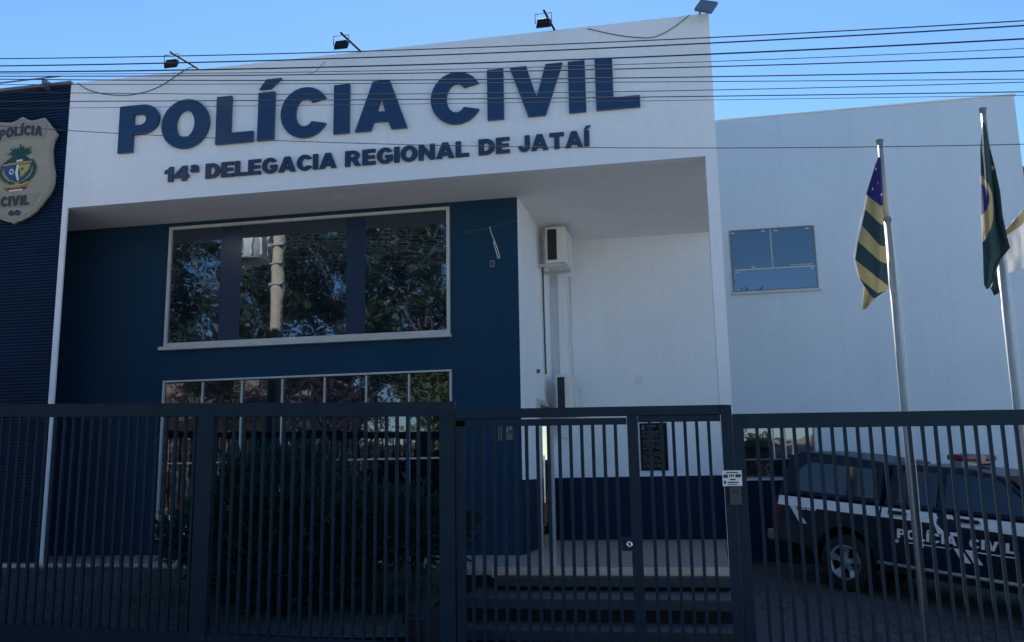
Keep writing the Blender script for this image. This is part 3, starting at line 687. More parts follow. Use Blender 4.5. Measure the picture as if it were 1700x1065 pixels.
# right fence
frr = thing('street_fence', (2.2, FY, -.1), 'charcoal steel bar fence right of the gate, in front of the parked pickup', 'fence', 'charcoal steel fence panels along the pavement')
rtop = lambda x: 2.252-.013*(x-.24)
rail(.24, 6.5, lambda x: rtop(x)-.135, rtop, FY-.03, FY+.03, 'top_rail', frr)
rail(.32, 6.5, lambda x: slope(x)+.0, lambda x: slope(x)+.06, FY-.025, FY+.025, 'bottom_rail', frr)
post(.238, .335, -.2, 2.245, frr, .045); post(4.3, 4.42, -.3, 2.1, frr)
xr_ = [.455+.1105*i for i in range(54)]
bars([x for x in xr_ if not 4.26 < x < 4.46], lambda x: slope(x)+.055, lambda x: rtop(x)-.13, frr)
sg = thing('warning_plate', (.205, FY-.055, 1.66), 'small white printed notice on the gate post beside the grey box', 'sign')
MB().box(.118, .292, FY-.058, FY-.0505, 1.595, 1.735).build('plate', M_DECAL, sg)
mb = MB(); M_DARKP = mat('dark_notice_print', (.05, .045, .055), .6)
mb.box(.15, .26, FY-.061, FY-.0585, 1.712, 1.722)
mb.box(.126, .168, FY-.061, FY-.0585, 1.668, 1.70); mb.box(.235, .284, FY-.061, FY-.0585, 1.672, 1.70); mb.box(.18, .19, FY-.061, FY-.0585, 1.676, 1.70); mb.box(.196, .206, FY-.061, FY-.0585, 1.676, 1.70); mb.box(.212, .222, FY-.061, FY-.0585, 1.676, 1.70)
mb.box(.185, .235, FY-.061, FY-.0585, 1.648, 1.66); mb.box(.13, .148, FY-.061, FY-.0585, 1.614, 1.645); mb.box(.165, .26, FY-.061, FY-.0585, 1.622, 1.634); mb.box(.165, .25, FY-.061, FY-.0585, 1.605, 1.611)
mb.build('print', M_DARKP, sg)
ic = thing('intercom', (.225, FY-.055, 1.5), 'plain dark grey intercom box fixed under the white notice on the gate post', 'intercom')
MB().box(.172, .278, FY-.085, FY-.0505, 1.425, 1.588).build('casing', mat('dark_grey_box', (.045, .048, .05), .5), ic, bevel=.008)
mb = MB()
for k in range(4): mb.box(.195, .255, FY-.087, FY-.0851, 1.53+k*.01, 1.534+k*.01)
mb.build('speaker_slots', M_BLACK, ic)

# ------------------------------------------------------------------ flag poles and flags
def pole(x, y, zt, label, z0=-.3):
    root = thing('flagpole', (x, y, z0), label, 'flagpole', 'steel flagpoles inside the right fence')
    MB().tube([(x, y, z0), (x, y, 4.15)], .036, 14).build('lower_tube', M_STEEL, root, smooth=True)
    MB().tube([(x, y, 4.13), (x, y, zt)], .026, 14).build('upper_tube', M_STEEL, root, smooth=True)
    MB().lathe([(.036, -.02), (.044, -.02), (.044, .02), (.026, .02)], (x, y, 4.15), (0, 0, 1), 16).build('collar', M_ALU, root)
    MB().tube([(x-.035, y, zt), (x+.035, y, zt)], .016, 8).lathe([(.03, -.05), (.034, .01), (0, .015)], (x, y, zt), (0, 0, 1), 12).build('pulley_cap', M_ALU, root)
    MB().tube([(x+.028, y-.03, zt-.03), (x+.05, y-.04, 3.2), (x+.04, y-.035, 1.0)], .004, 5).build('halyard', M_WHITEPL, root)
    return root
PY = 9.6
pole(1.862, PY, 4.97, 'slim steel flagpole carrying the green and yellow striped flag')
pole(2.85, PY, 5.21, 'slim steel flagpole carrying the green national flag, taller one')
pole(3.72, PY, 5.0, 'slim steel flagpole carrying the white flag at the far right')

def lerp_rows(rows, t):
    n = len(rows)-1; f_ = min(t*n, n-1e-6); i = int(f_); k = f_-i
    return [tuple(rows[i][j][q]*(1-k)+rows[i+1][j][q]*k for q in range(len(rows[i][j]))) for j in range(len(rows[i]))]
def flag(name, rows, pat, mats, label, y0, nv=150, nu=44, ripple=.012, ths=.004):
    """rows: lists of (x, y, depth offset) control points from left edge to right edge, top to bottom"""
    mb = MB(); me_uv = []
    rr = random.Random(len(label))
    for i in range(nv+1):
        t = i/nv; cps = lerp_rows(rows, t); k = len(cps)-1
        for j in range(nu+1):
            s_ = j/nu; f_ = min(s_*k, k-1e-6); a = int(f_); q = f_-a
            X = cps[a][0]*(1-q)+cps[a+1][0]*q; Y = cps[a][1]*(1-q)+cps[a+1][1]*q; D = cps[a][2]*(1-q)+cps[a+1][2]*q
            D += ripple*sin(9*s_+6*t)*(.3+t) + .6*ripple*sin(17*s_-11*t+1)
            mb.v.append(px(X, Y, y0+D))
    for i in range(nv):
        for j in range(nu):
            a = i*(nu+1)+j; mb.f.append([a, a+1, a+nu+2, a+nu+1]); c = lerp_rows(rows, (i+.5)/nv); s_ = (j+.5)/nu
            k = len(c)-1; f_ = min(s_*k, k-1e-6); b_ = int(f_); q = f_-b_
            mb.mi.append(pat((i+.5)/nv, s_, c[b_][0]*(1-q)+c[b_+1][0]*q, c[b_][1]*(1-q)+c[b_+1][1]*q))
    o = mb.build(name, mats, smooth=True, recalc=False)
    sm = o.modifiers.new('cloth_thickness', 'SOLIDIFY'); sm.thickness = ths
    return tag(o, label, 'flag', 'flags hanging on the poles')
GR = [[(1457, 259, .0), (1459, 261, -.02), (1461.5, 262, .0)], [(1438, 322, .05), (1462, 341, -.06), (1466, 340, .0)], [(1434, 345, .06), (1462, 373, -.07), (1467, 374, .01)],
      [(1428, 371, .07), (1461.5, 408, -.08), (1470, 409, .02)], [(1421, 397, .06), (1460.5, 433, -.08), (1472, 438, .03)], [(1416, 427, .05), (1459, 462, -.08), (1474, 474, .04)],
      [(1424, 460, .04), (1457, 487, -.06), (1470, 482, .05)], [(1434, 474, .03), (1450, 495, -.03), (1457, 491, .03)], [(1431, 512, .03), (1437, 513, .0), (1442, 506, .02)]]
stars = [(1455, 280), (1458, 302), (1463, 322), (1449, 314)]
def gpat(t, s_, X, Y):
    r = t*8
    if r < 1:
        return 3 if any(abs(X-a)+abs(Y-b_) < 1.7 for a, b_ in stars) else 2
    if s_ < .05: return 3
    return {1: 1, 2: 0, 3: 1, 4: 0, 5: 1, 6: 0, 7: 1}[int(r)]
flag('striped_flag', GR, gpat, [M_FGREEN, M_FYEL, M_FBLUE, M_FWHITE], 'faded flag of green and yellow stripes with a blue corner, hanging folded', PY-.13)
BR = [[(1631.5, 203, 0), (1632.5, 203, -.02), (1633.4, 203, -.01), (1634.5, 204, 0)], [(1628, 245, .03), (1635, 246, -.06), (1640, 245, .0), (1643.5, 245, .03)], [(1628.5, 280, .03), (1638, 282, -.07), (1646, 281, .03), (1652.5, 279, .0)],
      [(1629, 318, .03), (1640, 322, -.08), (1651, 320, .04), (1660.5, 317, -.01)], [(1630, 360, .03), (1642, 366, -.08), (1654, 364, .05), (1665, 359, -.02)], [(1631, 395, .03), (1645, 402, -.08), (1660, 402, .05), (1672, 392, -.03)],
      [(1632, 412, .03), (1647, 424, -.07), (1663, 424, .05), (1677, 411, -.03)], [(1632.5, 432, .03), (1643, 438, -.05), (1653, 437, .04), (1661, 430, .0)], [(1633, 452, .03), (1641, 458, -.05), (1648, 458, .04), (1654.5, 450, .0)],
      [(1634, 472, .03), (1638, 480, -.03), (1643, 477, .03), (1648, 468, .0)]]
def bpat(t, s_, X, Y):
    if (X-1627)**2/15.0**2+(Y-331)**2/26.0**2 < 1: return 2
    xb = 1631+17.5*max(0, 1-abs((Y-347)/56)**2.6)
    if 292 < Y < 402 and X < xb: return 1
    if (X-1649)**2+((Y-278)*.8)**2 < 9: return 1
    return 0
nf = flag('national_flag', BR, bpat, [M_FGREEN, M_FYEL, M_FBLUE], 'green national flag with yellow patch and blue disc, hanging limp on the taller pole', PY-.12)
ft = flag('flag_corner', [[(1652, 452, 0), (1659, 446, -.02), (1669, 440, .0)], [(1645, 478, 0), (1655, 474, -.02), (1670, 462, 0)], [(1650, 490, 0), (1655, 488, -.01), (1660, 484, 0)]], lambda *a: 0, [M_FGREEN], 'x', PY+.10, 20, 10)
for k_ in ('label', 'category', 'group'): del ft[k_]
ft.parent = nf
WF = [[(1668, 383, .04), (1690, 358, -.04), (1745, 285, 0)], [(1668, 388, .04), (1692, 368, -.05), (1748, 305, 0)], [(1670, 402, .06), (1694, 392, -.05), (1750, 340, 0)], [(1669, 430, .05), (1696, 425, -.04), (1752, 385, 0)], [(1668, 455, .04), (1697, 446, -.03), (1754, 430, 0)]]
flag('white_flag', WF, lambda t, s_, X, Y: 1 if .02 < t < .34 and s_ < .75 else 0, [M_FWHITE, M_FYEL], 'white flag with a yellow band on the far right pole', PY-.05, 60, 50)

# ------------------------------------------------------------------ pickup truck
TH, PH = .64, .096
hx = Vector((cos(TH)*cos(PH), -sin(TH)*cos(PH), -sin(PH))); ly = Vector((sin(TH), cos(TH), 0)); nz = hx.cross(ly)
tr = bpy.data.objects.new('pickup_truck', None); COL.objects.link(tr)
tm = Matrix((hx, ly, nz)).transposed().to_4x4(); tm.translation = Vector((1.68, 13.62, .135)); tr.matrix_world = tm
tag(tr, 'black police pickup with canopy, white stripe and red light bar parked behind the right fence', 'pickup truck'); ORG[tr.name] = Vector()
TW = 1.66; AX = 3.0
def arch(cx, r, n=14): return [(cx+r*cos(RAD(180-180*i/n)), .40+r*sin(RAD(180-180*i/n))) for i in range(n+1)]
low = [(-1.06, .52), (-1.10, .62), (-1.10, 1.0), (-1.07, 1.16), (2.28, 1.16), (2.55, 1.12), (3.3, 1.04), (3.65, .95), (3.72, .75), (3.70, .45), (3.5, .42)]
prof = low[:-1] + [(AX+.46, .42)] + arch(AX, .44)[::-1] + [(AX-.46, .42), (.46, .42)] + arch(0, .44)[::-1] + [(-.46, .42), (-.7, .5)]
side = lambda u, v, d: (u, d+(.05*max(0, (v-1.0)/.16)**2 if d < TW/2 else -.05*max(0, (v-1.0)/.16)**2), v)
body = MB().poly([prof], side, .0, TW).build('body', M_PAINT, tr, bevel=.03)
def side_y(c, base=.035, top=.17, c0=1.16, c1=1.70): return base+(top-base)*(c-c0)/(c1-c0)
def loft(name, bpoly, tpoly, b0, t0, m_):
    """bpoly/tpoly: (a, c) side outline; inset b0 at the low points and t0 at the high"""
    mb = MB(); n = len(bpoly)
    for p in bpoly: mb.v.append(Vector((p[0], p[2], p[1])))
    for p in bpoly: mb.v.append(Vector((p[0], TW-p[2], p[1])))
    mb.f.append(list(range(n))); mb.mi.append(0); mb.f.append(list(range(n, 2*n))[::-1]); mb.mi.append(0)
    for i in range(n):
        j = (i+1) % n; mb.f.append([i, j, n+j, n+i]); mb.mi.append(0)
    return mb.build(name, m_, tr, bevel=.035)
cabp = [(.5, 1.15, .035), (2.64, 1.15, .035), (1.93, 1.66, .17), (1.62, 1.715, .19), (.9, 1.725, .19), (.58, 1.70, .17)]
loft('cab', cabp, None, 0, 0, M_PAINT)
canp = [(-1.06, 1.165, .035), (.47, 1.165, .035), (.47, 1.72, .12), (-.2, 1.77, .13), (-.76, 1.78, .13), (-.92, 1.70, .11)]
loft('canopy', canp, None, 0, 0, M_CANOPY)
def decal(name, pts, m_, parent=tr, off=.006, c1=1.70, top=.17, lower=False, th=.004):
    def t3(u, v, d):
        if v >= 1.155 and not lower: y = side_y(v, .035, top, 1.16, c1)
        else: y = .05*max(0, (v-1.0)/.16)**2
        return (u, y-off-d, v)
    return MB().poly([pts] if not isinstance(pts[0], list) else pts, t3, 0, th).build(name, m_, parent)
decal('side_window', [(-.72, 1.24), (.38, 1.24), (.40, 1.62), (-.62, 1.64), (-.74, 1.52)], M_CGLASS, off=.014, c1=1.70, top=.12)
decal('side_window', [(.70, 1.22), (1.20, 1.22), (1.20, 1.635), (.76, 1.635), (.70, 1.50)], M_CGLASS, off=.010)
decal('side_window', [(1.30, 1.22), (2.43, 1.22), (2.32, 1.33), (1.93, 1.60), (1.82, 1.635), (1.30, 1.635)], M_CGLASS, off=.010)
decal('cab_seam', [(.475, .48), (.497, .48), (.497, 1.15), (.475, 1.15)], M_BLACK, off=.0015, lower=True)
decal('cab_seam', [(1.235, .5), (1.247, .5), (1.247, 1.15), (1.235, 1.15)], M_BLACK, off=.0015, lower=True)
# windscreen
mb = MB(); mb.add([(2.565, .12, 1.21), (2.565, TW-.12, 1.21), (1.96, TW-.24, 1.645), (1.96, .24, 1.645)], [(0, 1, 2, 3)])
for i, v in enumerate(mb.v): v += Vector((.02, 0, .02))
mb.build('windscreen', mat('windscreen_glass', (.01, .02, .03), .12, 0, .2), tr)
# livery
decal('stripe', [(-1.03, 1.02), (.47, 1.02), (.47, 1.145), (-1.03, 1.145)], M_DECAL, off=.003, lower=True)
decal('stripe', [(.50, 1.02), (1.19, 1.02), (1.24, .90), (1.33, .90), (1.20, 1.145), (.50, 1.145)], M_DECAL, off=.003, lower=True)
decal('stripe', [(1.24, 1.19), (1.36, 1.19), (1.56, .86), (1.45, .86)], M_DECAL, off=.006, lower=True) if False else None
decal('stripe', [(1.29, 1.145), (1.40, 1.145), (1.52, .90), (1.40, .90)], M_DECAL, off=.003, lower=True)
decal('stripe', [(1.48, 1.02), (3.5, .96), (3.45, 1.0), (2.6, 1.10), (2.3, 1.145), (1.48, 1.145)], M_DECAL, off=.003, lower=True)
decal('stripe', [(1.43, .755), (1.53, .755), (1.64, .60), (1.54, .60)], M_DECAL, off=.003, lower=True)
decal('stripe', [(1.57, .755), (1.67, .755), (1.78, .60), (1.68, .60)], M_DECAL, off=.003, lower=True)
decal('stripe', [(-.85, 1.035), (-.76, 1.035), (-.57, .80), (-.68, .80)], M_DECAL, off=.003, lower=True)
for a in (.60, 1.50):
    decal('door_handle', [(a, 1.075), (a+.22, 1.075), (a+.25, 1.095), (a+.22, 1.118), (a, 1.118)], M_BLACK, off=.010, lower=True, th=.025)
def ttext(s_, a0_, a1_, c_, cap):
    for c, shapes in word(s_, a0_, a1_, .13):
        mb = MB()
        for sh in shapes: mb.poly(sh, lambda u, v, d: (u, -.003-d, c_+v*cap), 0, .003)
        mb.build('letter', M_DECAL, tr)
ttext('POLÍCIA', .72, 1.47, .785, .115)
ttext('CIVIL', 1.62, 2.14, .785, .115)
ttext('DO', .64, .74, .725, .04)
ttext('507', -.66, -.42, .985, .045)
decal('stripe', [(.85, .735), (1.40, .735), (1.40, .748), (.85, .748)], M_DECAL, off=.003, lower=True)
decal('stripe', [(1.72, .735), (2.15, .735), (2.15, .748), (1.72, .748)], M_DECAL, off=.003, lower=True)
decal('door_emblem', [(2.38+.11*cos(RAD(20*i)), .83+.12*sin(RAD(20*i))) for i in range(18)], M_DECAL, off=.003, lower=True)
decal('door_emblem', [(2.38+.075*(1 if i % 2 == 0 else .5)*cos(RAD(90+36*i)), .83+.08*(1 if i % 2 == 0 else .5)*sin(RAD(90+36*i))) for i in range(10)], M_CBLUE, off=.0075, lower=True)
# side step, bumper, lights, mirror
mb = MB(); mb.tube([(.5, -.06, .45), (2.5, -.06, .45)], .022, 8); mb.build('side_step', M_STEEL, tr, smooth=True)
MB().box(.5, 2.5, .0, .3, .34, .43).build('sill', M_BLACK, tr)
mb = MB(); mb.box(-1.22, -1.06, .02, TW-.02, .50, .66); mb.build('rear_bumper', M_ALU, tr, bevel=.03)
MB().box(-1.125, -.99, -.012, .10, .70, 1.01).build('tail_light', M_RED, tr, bevel=.02)
MB().box(-1.115, -1.02, TW-.10, TW+.006, .72, 1.06).build('tail_light', M_RED, tr, bevel=.02)
mb = MB(); mb.box(2.30, 2.42, -.20, .0, 1.19, 1.33); mb.build('wing_mirror', M_PAINT, tr, bevel=.03)
lb = MB().box(1.20, 1.44, .33, 1.33, 1.80, 1.88).build('light_bar', M_RED, tr, bevel=.03)
mb = MB(); mb.box(1.25, 1.40, .34, .46, 1.73, 1.80); mb.box(1.25, 1.40, 1.2, 1.32, 1.73, 1.80); mb.box(1.23, 1.41, .46, 1.2, 1.77, 1.798); mb.build('light_bar_foot', M_ALU, lb)
MB().box(1.19, 1.45, .75, .92, 1.785, 1.885).build('light_bar_centre', M_ALU, lb)
def lamp_(a0_, a1_, y0_, y1_): MB().box(a0_, a1_, y0_, y1_, .82, 1.0).build('headlight', M_WHITEPL, tr, bevel=.03)
lamp_(3.55, 3.71, .03, .35); lamp_(3.55, 3.71, TW-.35, TW-.03)
MB().box(3.6, 3.78, .0, TW, .42, .68).build('front_bumper', M_PAINT, tr, bevel=.04)
mb = MB(); mb.box(-1.0, 3.6, .35, TW-.35, .28, .5); mb.build('underbody', M_BLACK, tr)
for ca in (0, AX):
    mb = MB()
    for y_, s_ in ((.015, 1), (TW-.015, -1)):
        pts = arch(ca, .435, 16); k = len(mb.v)
        for p in pts: mb.v += [Vector((p[0], y_, p[1])), Vector((p[0], y_+s_*.4, p[1]))]
        for i in range(len(pts)-1): mb.f.append([k+2*i, k+2*i+1, k+2*i+3, k+2*i+2]); mb.mi.append(0)
    mb.build('wheel_housing', M_BLACK, tr, recalc=False)
    fl_ = MB()
    o_ = arch(ca, .475, 16); i_ = arch(ca, .43, 16)
    fl_.poly([o_+i_[::-1]], lambda u, v, d: (u, -d, v), -.03, .018); fl_.build('wheel_arch', M_CANOPY, tr, bevel=.008)
def wheel(ca, near=True):
    yo = .0 if near else TW; sg_ = -1 if near else 1; c0 = Vector((ca, yo, .365))
    t = MB().lathe([(.22, -.22), (.33, -.22), (.36, -.19), (.365, -.1), (.36, -.03), (.335, .0), (.225, .0)], c0, (0, sg_, 0), 40).build('wheel', M_RUBBER, tr, smooth=True)
    rm = MB(); rm.lathe([(.222, -.2), (.20, -.02), (.215, .004), (.226, .004), (.226, -.01)], c0, (0, sg_, 0), 40)
    rm.lathe([(0, -.012), (.05, -.015), (.062, -.035), (.062, -.06)], c0, (0, sg_, 0), 20)
    for k in range(5):
        a = RAD(90+72*k); d = Vector((cos(a), 0, sin(a))); q_ = Vector((-sin(a), 0, cos(a)))
        vs = []
        for r_, wd, dp in ((.045, .036, -.03), (.13, .032, -.028), (.212, .062, -.012)):
            for s1 in (-1, 1):
                for dd in (0, -.03): vs.append(c0+d*r_+q_*s1*wd+Vector((0, sg_*(dp+dd), 0)))
        fs = []
        for i in (0, 4): fs += [(i, i+2, i+6, i+4), (i+1, i+5, i+7, i+3), (i, i+4, i+5, i+1), (i+2, i+3, i+7, i+6)]
        rm.add(vs, fs)
    rm.build('rim', M_RIM, t)
    MB().lathe([(0, -.09), (.2, -.09)], c0, (0, sg_, 0), 24).build('brake_disc', M_BLACK, t)
wheel(0); wheel(AX); wheel(0, False); wheel(AX, False)

# ------------------------------------------------------------------ garden plants
def blade(mb, p, d, l, wd, up_=Vector((0, 0, 1))):
    s_ = d.cross(Vector((rg.uniform(-1, 1), rg.uniform(-1, 1), rg.uniform(-1, 1))))
    s_ = s_.normalized()*wd if s_.length > 1e-6 else Vector((wd, 0, 0))
    mb.add([p-s_*.5, p+s_*.5, p+d*l*.6+s_*.6, p+d*l, p+d*l*.6-s_*.6], [(0, 1, 2, 3, 4)])
sh = thing('shrub', (-4.55, 10.3, .35), 'big dark spiky evergreen shrub behind the fence, in front of the lower window', 'shrub')
rg = random.Random(11)
mbf, mbs = MB(), MB()
c0 = Vector((-4.55, 10.3, .35))
lobes = [(-5.1, 10.3, 1.38, .66, .60, .60), (-4.6, 10.2, 1.40, .68, .6, .62), (-4.1, 10.3, 1.12, .62, .55, .50), (-3.5, 10.4, 1.15, .62, .45, .34), (-3.05, 10.4, 1.10, .42, .4, .28), (-5.45, 10.35, 1.0, .50, .5, .50), (-4.8, 10.1, .80, .72, .55, .5), (-4.25, 10.1, .72, .55, .5, .42), (-5.9, 10.35, 1.05, .36, .3, .22)]
for (cx_, cy_, cz_, rx_, ry_, rz_) in lobes:
    c = Vector((cx_, cy_, cz_))
    for k in range(5):
        e = c+Vector((rg.uniform(-.6, .6)*rx_, rg.uniform(-.6, .6)*ry_, rg.uniform(0, .7)*rz_))
        mid = c0+(e-c0)*.5+Vector((rg.uniform(-.1, .1), rg.uniform(-.1, .1), .05)); mbs.tube([c0+Vector((rg.uniform(-.1, .1), rg.uniform(-.08, .08), -.05)), mid, e], [.035, .02, .008], 6)
    for k in range(int(330*(rx_*rz_/.38)**.8)+90):
        v = Vector((rg.gauss(0, 1), rg.gauss(0, 1), rg.gauss(0, 1))).normalized()*(rg.uniform(.45, 1.0)**.6)
        tw = c+Vector((v.x*rx_, v.y*ry_, v.z*rz_)); ax_ = (v+Vector((rg.uniform(-.4, .4), rg.uniform(-.4, .4), rg.uniform(.0, .9)))).normalized()
        ln = rg.uniform(.12, .26)
        for j in range(15):
            t = j/15; d = (ax_+Vector((rg.uniform(-.8, .8), rg.uniform(-.8, .8), rg.uniform(-.6, .8)))*.75).normalized()
            blade(mbf, tw+ax_*ln*t, d, rg.uniform(.06, .13), .016)
mbf.build('foliage', M_LEAF, sh, recalc=False); mbs.build('stem', M_BARK, sh, smooth=True)
b = MB()
sh2 = thing('low_plant', (-3.35, 9.9, .3), 'low grassy plant with arching leaves right of the big shrub', 'plant')
for k in range(160):
    a = rg.uniform(0, 2*pi); l = rg.uniform(.25, .55); p = Vector((-3.5+rg.uniform(-.35, .3), 9.9+rg.uniform(-.2, .2), lz(-3.4, 9.9)))
    d = Vector((cos(a), sin(a), 0)); pts = [p, p+d*l*.35+Vector((0, 0, l*.5)), p+d*l*.8+Vector((0, 0, l*.45))]
    s_ = d.cross(Vector((0, 0, 1)))*.008
    b.add([pts[0]-s_, pts[0]+s_, pts[1]+s_*1.2, pts[1]-s_*1.2, pts[2]], [(0, 1, 2, 3), (3, 2, 4)])
b.build('leaves', M_LEAF, sh2, recalc=False)
gl = thing('garden_spotlight', (-3.046, 9.62, .12), 'small round dark garden spotlight on the ground beside the gate post', 'spotlight')
MB().lathe([(0, .0), (.05, .0), (.06, .02), (.062, .12), (.05, .125), (.045, .09), (0, .09)], (-3.046, 9.66, .29), (-.2, -1, .25), 20).build('housing', M_BLACK, gl, smooth=True)
MB().lathe([(0, .095), (.044, .095)], (-3.046, 9.66, .29), (-.2, -1, .25), 20).build('lens', mat('amber_lens', (.10, .03, .015), .15), gl)
MB().tube([(-3.046, 9.66, .1), (-3.046, 9.66, .28)], .012).build('spike', M_BLACK, gl)

# ------------------------------------------------------------------ overhead wires and poles
WY = 8.8
wires = [(97, 76, 34, .008), (109, 86, 42, .010), (119, 102, 64, .011), (122, 112, 80, .005), (126, 118, 94, .008), (131, 131, 117, .008), (140, 137, 131, .0055), (152, 154, 136, .0055), (168, 163, 152, .007), (180, 170, 158, .004), (209, 243, 239, .0055)]
names = ['topmost thin', 'second from the top', 'thick twisted', 'faint fourth', 'fifth from the top', 'straight middle', 'seventh from the top', 'eighth from the top', 'ninth from the top', 'faint tenth', 'single lowest']
XP0, XP1 = -8.15, 17.0
for (ya, yb, yc, r_), nm in zip(wires, names):
    P = [px(0, ya, WY), px(850, yb, WY), px(1700, yc, WY)]
    (x1, z1), (x2, z2), (x3, z3) = [(p.x, p.z) for p in P]
    def quad(x): return z1*(x-x2)*(x-x3)/((x1-x2)*(x1-x3))+z2*(x-x1)*(x-x3)/((x2-x1)*(x2-x3))+z3*(x-x1)*(x-x2)/((x3-x1)*(x3-x2))
    s3 = (quad(x3)-quad(x3-.1))/.1; zend = z3+.35
    pts = []
    for i in range(61):
        x = XP0+(XP1-XP0)*i/60
        if x <= x3: z = quad(x)
        else:
            t = (x-x3)/(XP1-x3); L_ = XP1-x3; z = z3+s3*L_*(t-2*t*t+t**3)+(zend-z3)*(3*t*t-2*t**3)
        pts.append((x, WY, z))
    cable('power_line', pts, r_, M_WIRE, nm+' power line crossing above the gate and the white sign', 'power line', 'power and phone lines strung along the street', 6)
def upole(x, label, trafo):
    root = thing('utility_pole', (x, WY, 0), label, 'utility pole')
    MB().tube([(x, WY, -.4), (x, WY, 8.6)], [.15, .10], 16).build('shaft', M_POLEC, root, smooth=True)
    MB().box(x-.06, x+.06, WY-.9, WY+.9, 8.1, 8.22).build('crossarm', M_BARK, root)
    mb = MB()
    for dy in (-.8, 0.25, .8): mb.lathe([(.03, 0), (.05, .04), (.03, .07), (.045, .1), (0, .14)], (x, WY+dy, 8.22), (0, 0, 1), 12)
    mb.build('insulator', M_CRED, root, smooth=True)
    for z in (5.5, 5.9, 6.3): MB().box(x-.13, x+.13, WY-.13, WY+.13, z, z+.04).build('clamp', M_STEEL, root)
    if trafo:
        c = MB().lathe([(0, 0), (.36, 0), (.38, .05), (.38, .72), (.33, .8), (0, .82)], (x-.62, WY, 6.0), (0, 0, 1), 24).build('transformer', M_TRAFO, root, smooth=True)
        mb = MB()
        for k in range(12):
            a = 2*pi*k/12; mb.box(x-.62+.39*cos(a)-.02, x-.62+.39*cos(a)+.02, WY+.39*sin(a)-.02, WY+.39*sin(a)+.02, 6.1, 6.65)
        mb.build('cooling_fin', M_TRAFO, c)
        MB().box(x-.3, x-.05, WY-.03, WY+.03, 6.3, 6.36).build('hanger', M_STEEL, root)
upole(-8.2, 'concrete utility pole with grey transformer, standing left of the left fence', True)
upole(17.05, 'concrete utility pole with plain crossarm, standing far right along the pavement', False)

# ------------------------------------------------------------------ across the street (seen in the glass)
def tree(x, y, h, rad, m_, label, seed, n=2600, trunk=.2):
    n = int(n*2.6)
    r = random.Random(seed); z0 = slope(x)
    root = thing('street_tree', (x, y, z0), label, 'tree', 'trees across the street')
    tb = MB(); th = h*.38
    tb.tube([(x, y, z0-.2), (x+.08, y, z0+th*.5), (x+.05, y+.1, z0+th)], [trunk, trunk*.8, trunk*.65], 10)
    ends = []
    for k in range(9):
        a = 2*pi*k/9+r.uniform(-.3, .3); e = Vector((x+rad*.65*cos(a)*r.uniform(.5, 1), y+rad*.65*sin(a)*r.uniform(.5, 1), z0+h*r.uniform(.55, .9)))
        mdl = Vector((x, y, z0+th))*.5+e*.5+Vector((0, 0, .3)); tb.tube([(x+.05, y+.1, z0+th*.95), mdl, e], [trunk*.45, trunk*.28, .02], 7); ends += [e, mdl]
    tb.build('trunk', M_BARK, root, smooth=True)
    lb_ = MB(); clumps = []
    for k in range(60):
        v = Vector((r.gauss(0, 1), r.gauss(0, 1), r.gauss(0, 1))).normalized()*r.uniform(.5, 1)
        clumps.append((Vector((x+v.x*rad, y+v.y*rad, z0+h*.66+v.z*h*.33)), r.uniform(.45, .95)))
    for k in range(n):
        c, s_ = r.choice(clumps); p = c+Vector((r.gauss(0, 1), r.gauss(0, 1), r.gauss(0, .7)))*s_*.55
        a_ = Vector((r.gauss(0, 1), r.gauss(0, 1), r.gauss(0, 1))).normalized(); b_ = a_.cross(Vector((r.gauss(0, 1), r.gauss(0, 1), r.gauss(0, 1)))).normalized(); q_ = r.uniform(.05, .12)
        lb_.add([p-a_*q_, p+b_*q_*.55, p+a_*q_, p-b_*q_*.55], [(0, 1, 2, 3)])
    lb_.build('crown', m_, root, recalc=False)
tree(-17.5, -6.6, 12.5, 4.2, M_TREE, 'tall dark street tree across the road, furthest left', 1, 9000)
tree(-22.5, -7.2, 12.0, 3.8, M_TREE, 'broad dark street tree across the road in front of the tan house', 9, 7000)
tree(-13.6, -8.6, 13.5, 4.4, M_TREE, 'tallest dark street tree across the road, behind the low purple one', 2, 10000)
tree(-9.6, -7.2, 12.0, 3.6, M_TREE, 'dark street tree across the road between the tallest and the light green one', 8, 9000)
tree(-8.4, -5.9, 6.4, 1.6, M_TREE2, 'light green street tree across the road beside the purple one', 3, 5000)
tree(-13.2, -6.0, 5.2, 1.9, M_TREE3, 'low purple leaved street tree across the road', 4, 3000, .12)
tree(0.7, -8.6, 9.6, 1.7, M_TREE, 'medium dark street tree across the road right behind the photographer', 5, 3500)
tree(8.0, -10.0, 7.0, 2.6, M_TREE2, 'light green street tree across the road, furthest right', 6, 4000)
hs = thing('house', (-21, -13, 0), 'tan walled house with clay tile roof across the street', 'house')
MB().box(-27, -16.5, -17, -11, -.3, 4.2).build('wall', M_TAN, hs)
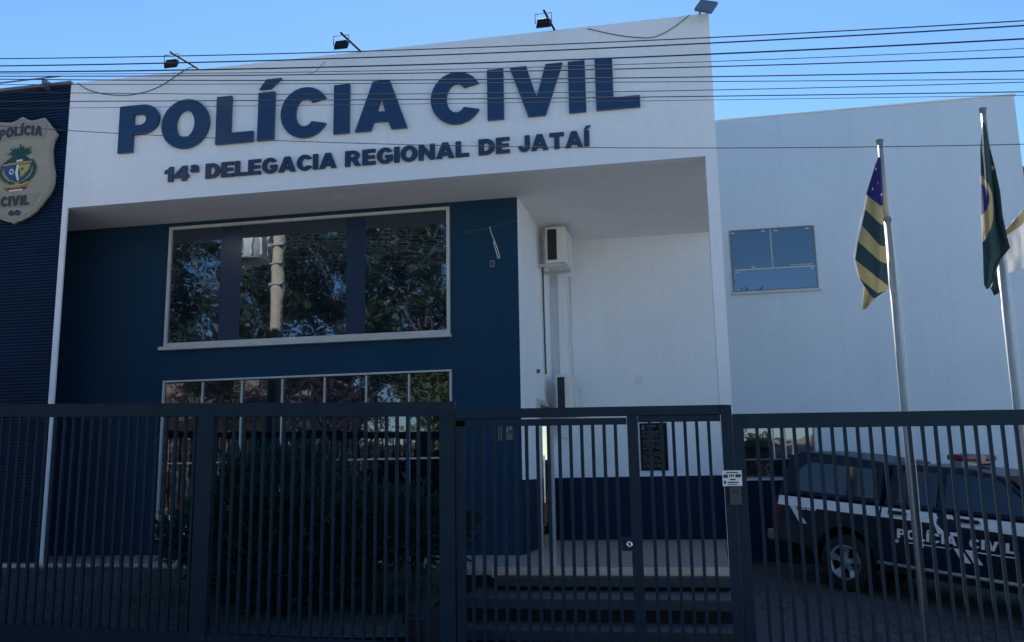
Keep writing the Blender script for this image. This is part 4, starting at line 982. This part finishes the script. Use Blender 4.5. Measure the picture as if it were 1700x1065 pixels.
mb = MB(); mb.add([(-27.5, -10.4, 4.2), (-16, -10.4, 4.2), (-16, -14, 6.2), (-27.5, -14, 6.2), (-27.5, -17.6, 4.2), (-16, -17.6, 4.2)], [(0, 1, 2, 3), (3, 2, 5, 4), (1, 5, 2), (0, 3, 4), (0, 4, 5, 1)]); mb.build('roof', M_ROOF, hs)
wn = MB().frame(-22, -20.4, 1.0, 2.2, -11.0, -10.94, .06).build('window', M_FRAME, hs); MB().box(-21.94, -20.46, -10.98, -10.96, 1.06, 2.14).build('pane', M_GLASS, wn)
MB().box(-19, -18, -11, -10.95, -.3, 2.1).build('door', M_BARK, hs)
wl = thing('garden_wall', (0, -8.1, 0), 'long low cream wall with dark gate across the street', 'wall')
MB().box(-16, 14, -11.2, -11.0, -.6, 3.0).build('masonry', mat('cream_wall', (.22, .19, .15), .9, var=.2, vscale=1.5), wl)
MB().box(-4, -1, -10.99, -10.95, -.2, 1.9).build('gate_leaf', M_FENCE, wl)
nh = thing('neighbour_house', (8.5, 24, 0), 'brownish neighbouring building just showing past the right wing', 'house')
MB().box(7.2, 14, 23, 30, -.4, 8.3).build('wall', M_TAN, nh); MB().box(7.05, 14.2, 22.8, 30.2, 8.3, 8.5).build('roof', M_ROOF, nh)

hg = thing('hedge', (4, -10.2, -.2), 'dense green hedge growing in front of the cream wall across the street', 'hedge')
mb = MB(); rh = random.Random(31); mt = MB()
for k in range(9000):
    x = rh.uniform(-.5, 13); t = rh.random(); top = 3.2+.35*sin(x*1.3)+.2*sin(x*3.1); z = slope(x)+top*t**.8; y = -10.2+rh.gauss(0, .28)+.25*sin(x*2+z*2)
    p = Vector((x, y, z)); a_ = Vector((rh.gauss(0, 1), rh.gauss(0, 1), rh.gauss(0, 1))).normalized(); b_ = a_.cross(Vector((rh.gauss(0, 1), rh.gauss(0, 1), rh.gauss(0, 1)))).normalized(); q_ = rh.uniform(.06, .14)
    mb.add([p-a_*q_, p+b_*q_*.55, p+a_*q_, p-b_*q_*.55], [(0, 1, 2, 3)])
mb.build('foliage', M_TREE, hg, recalc=False)
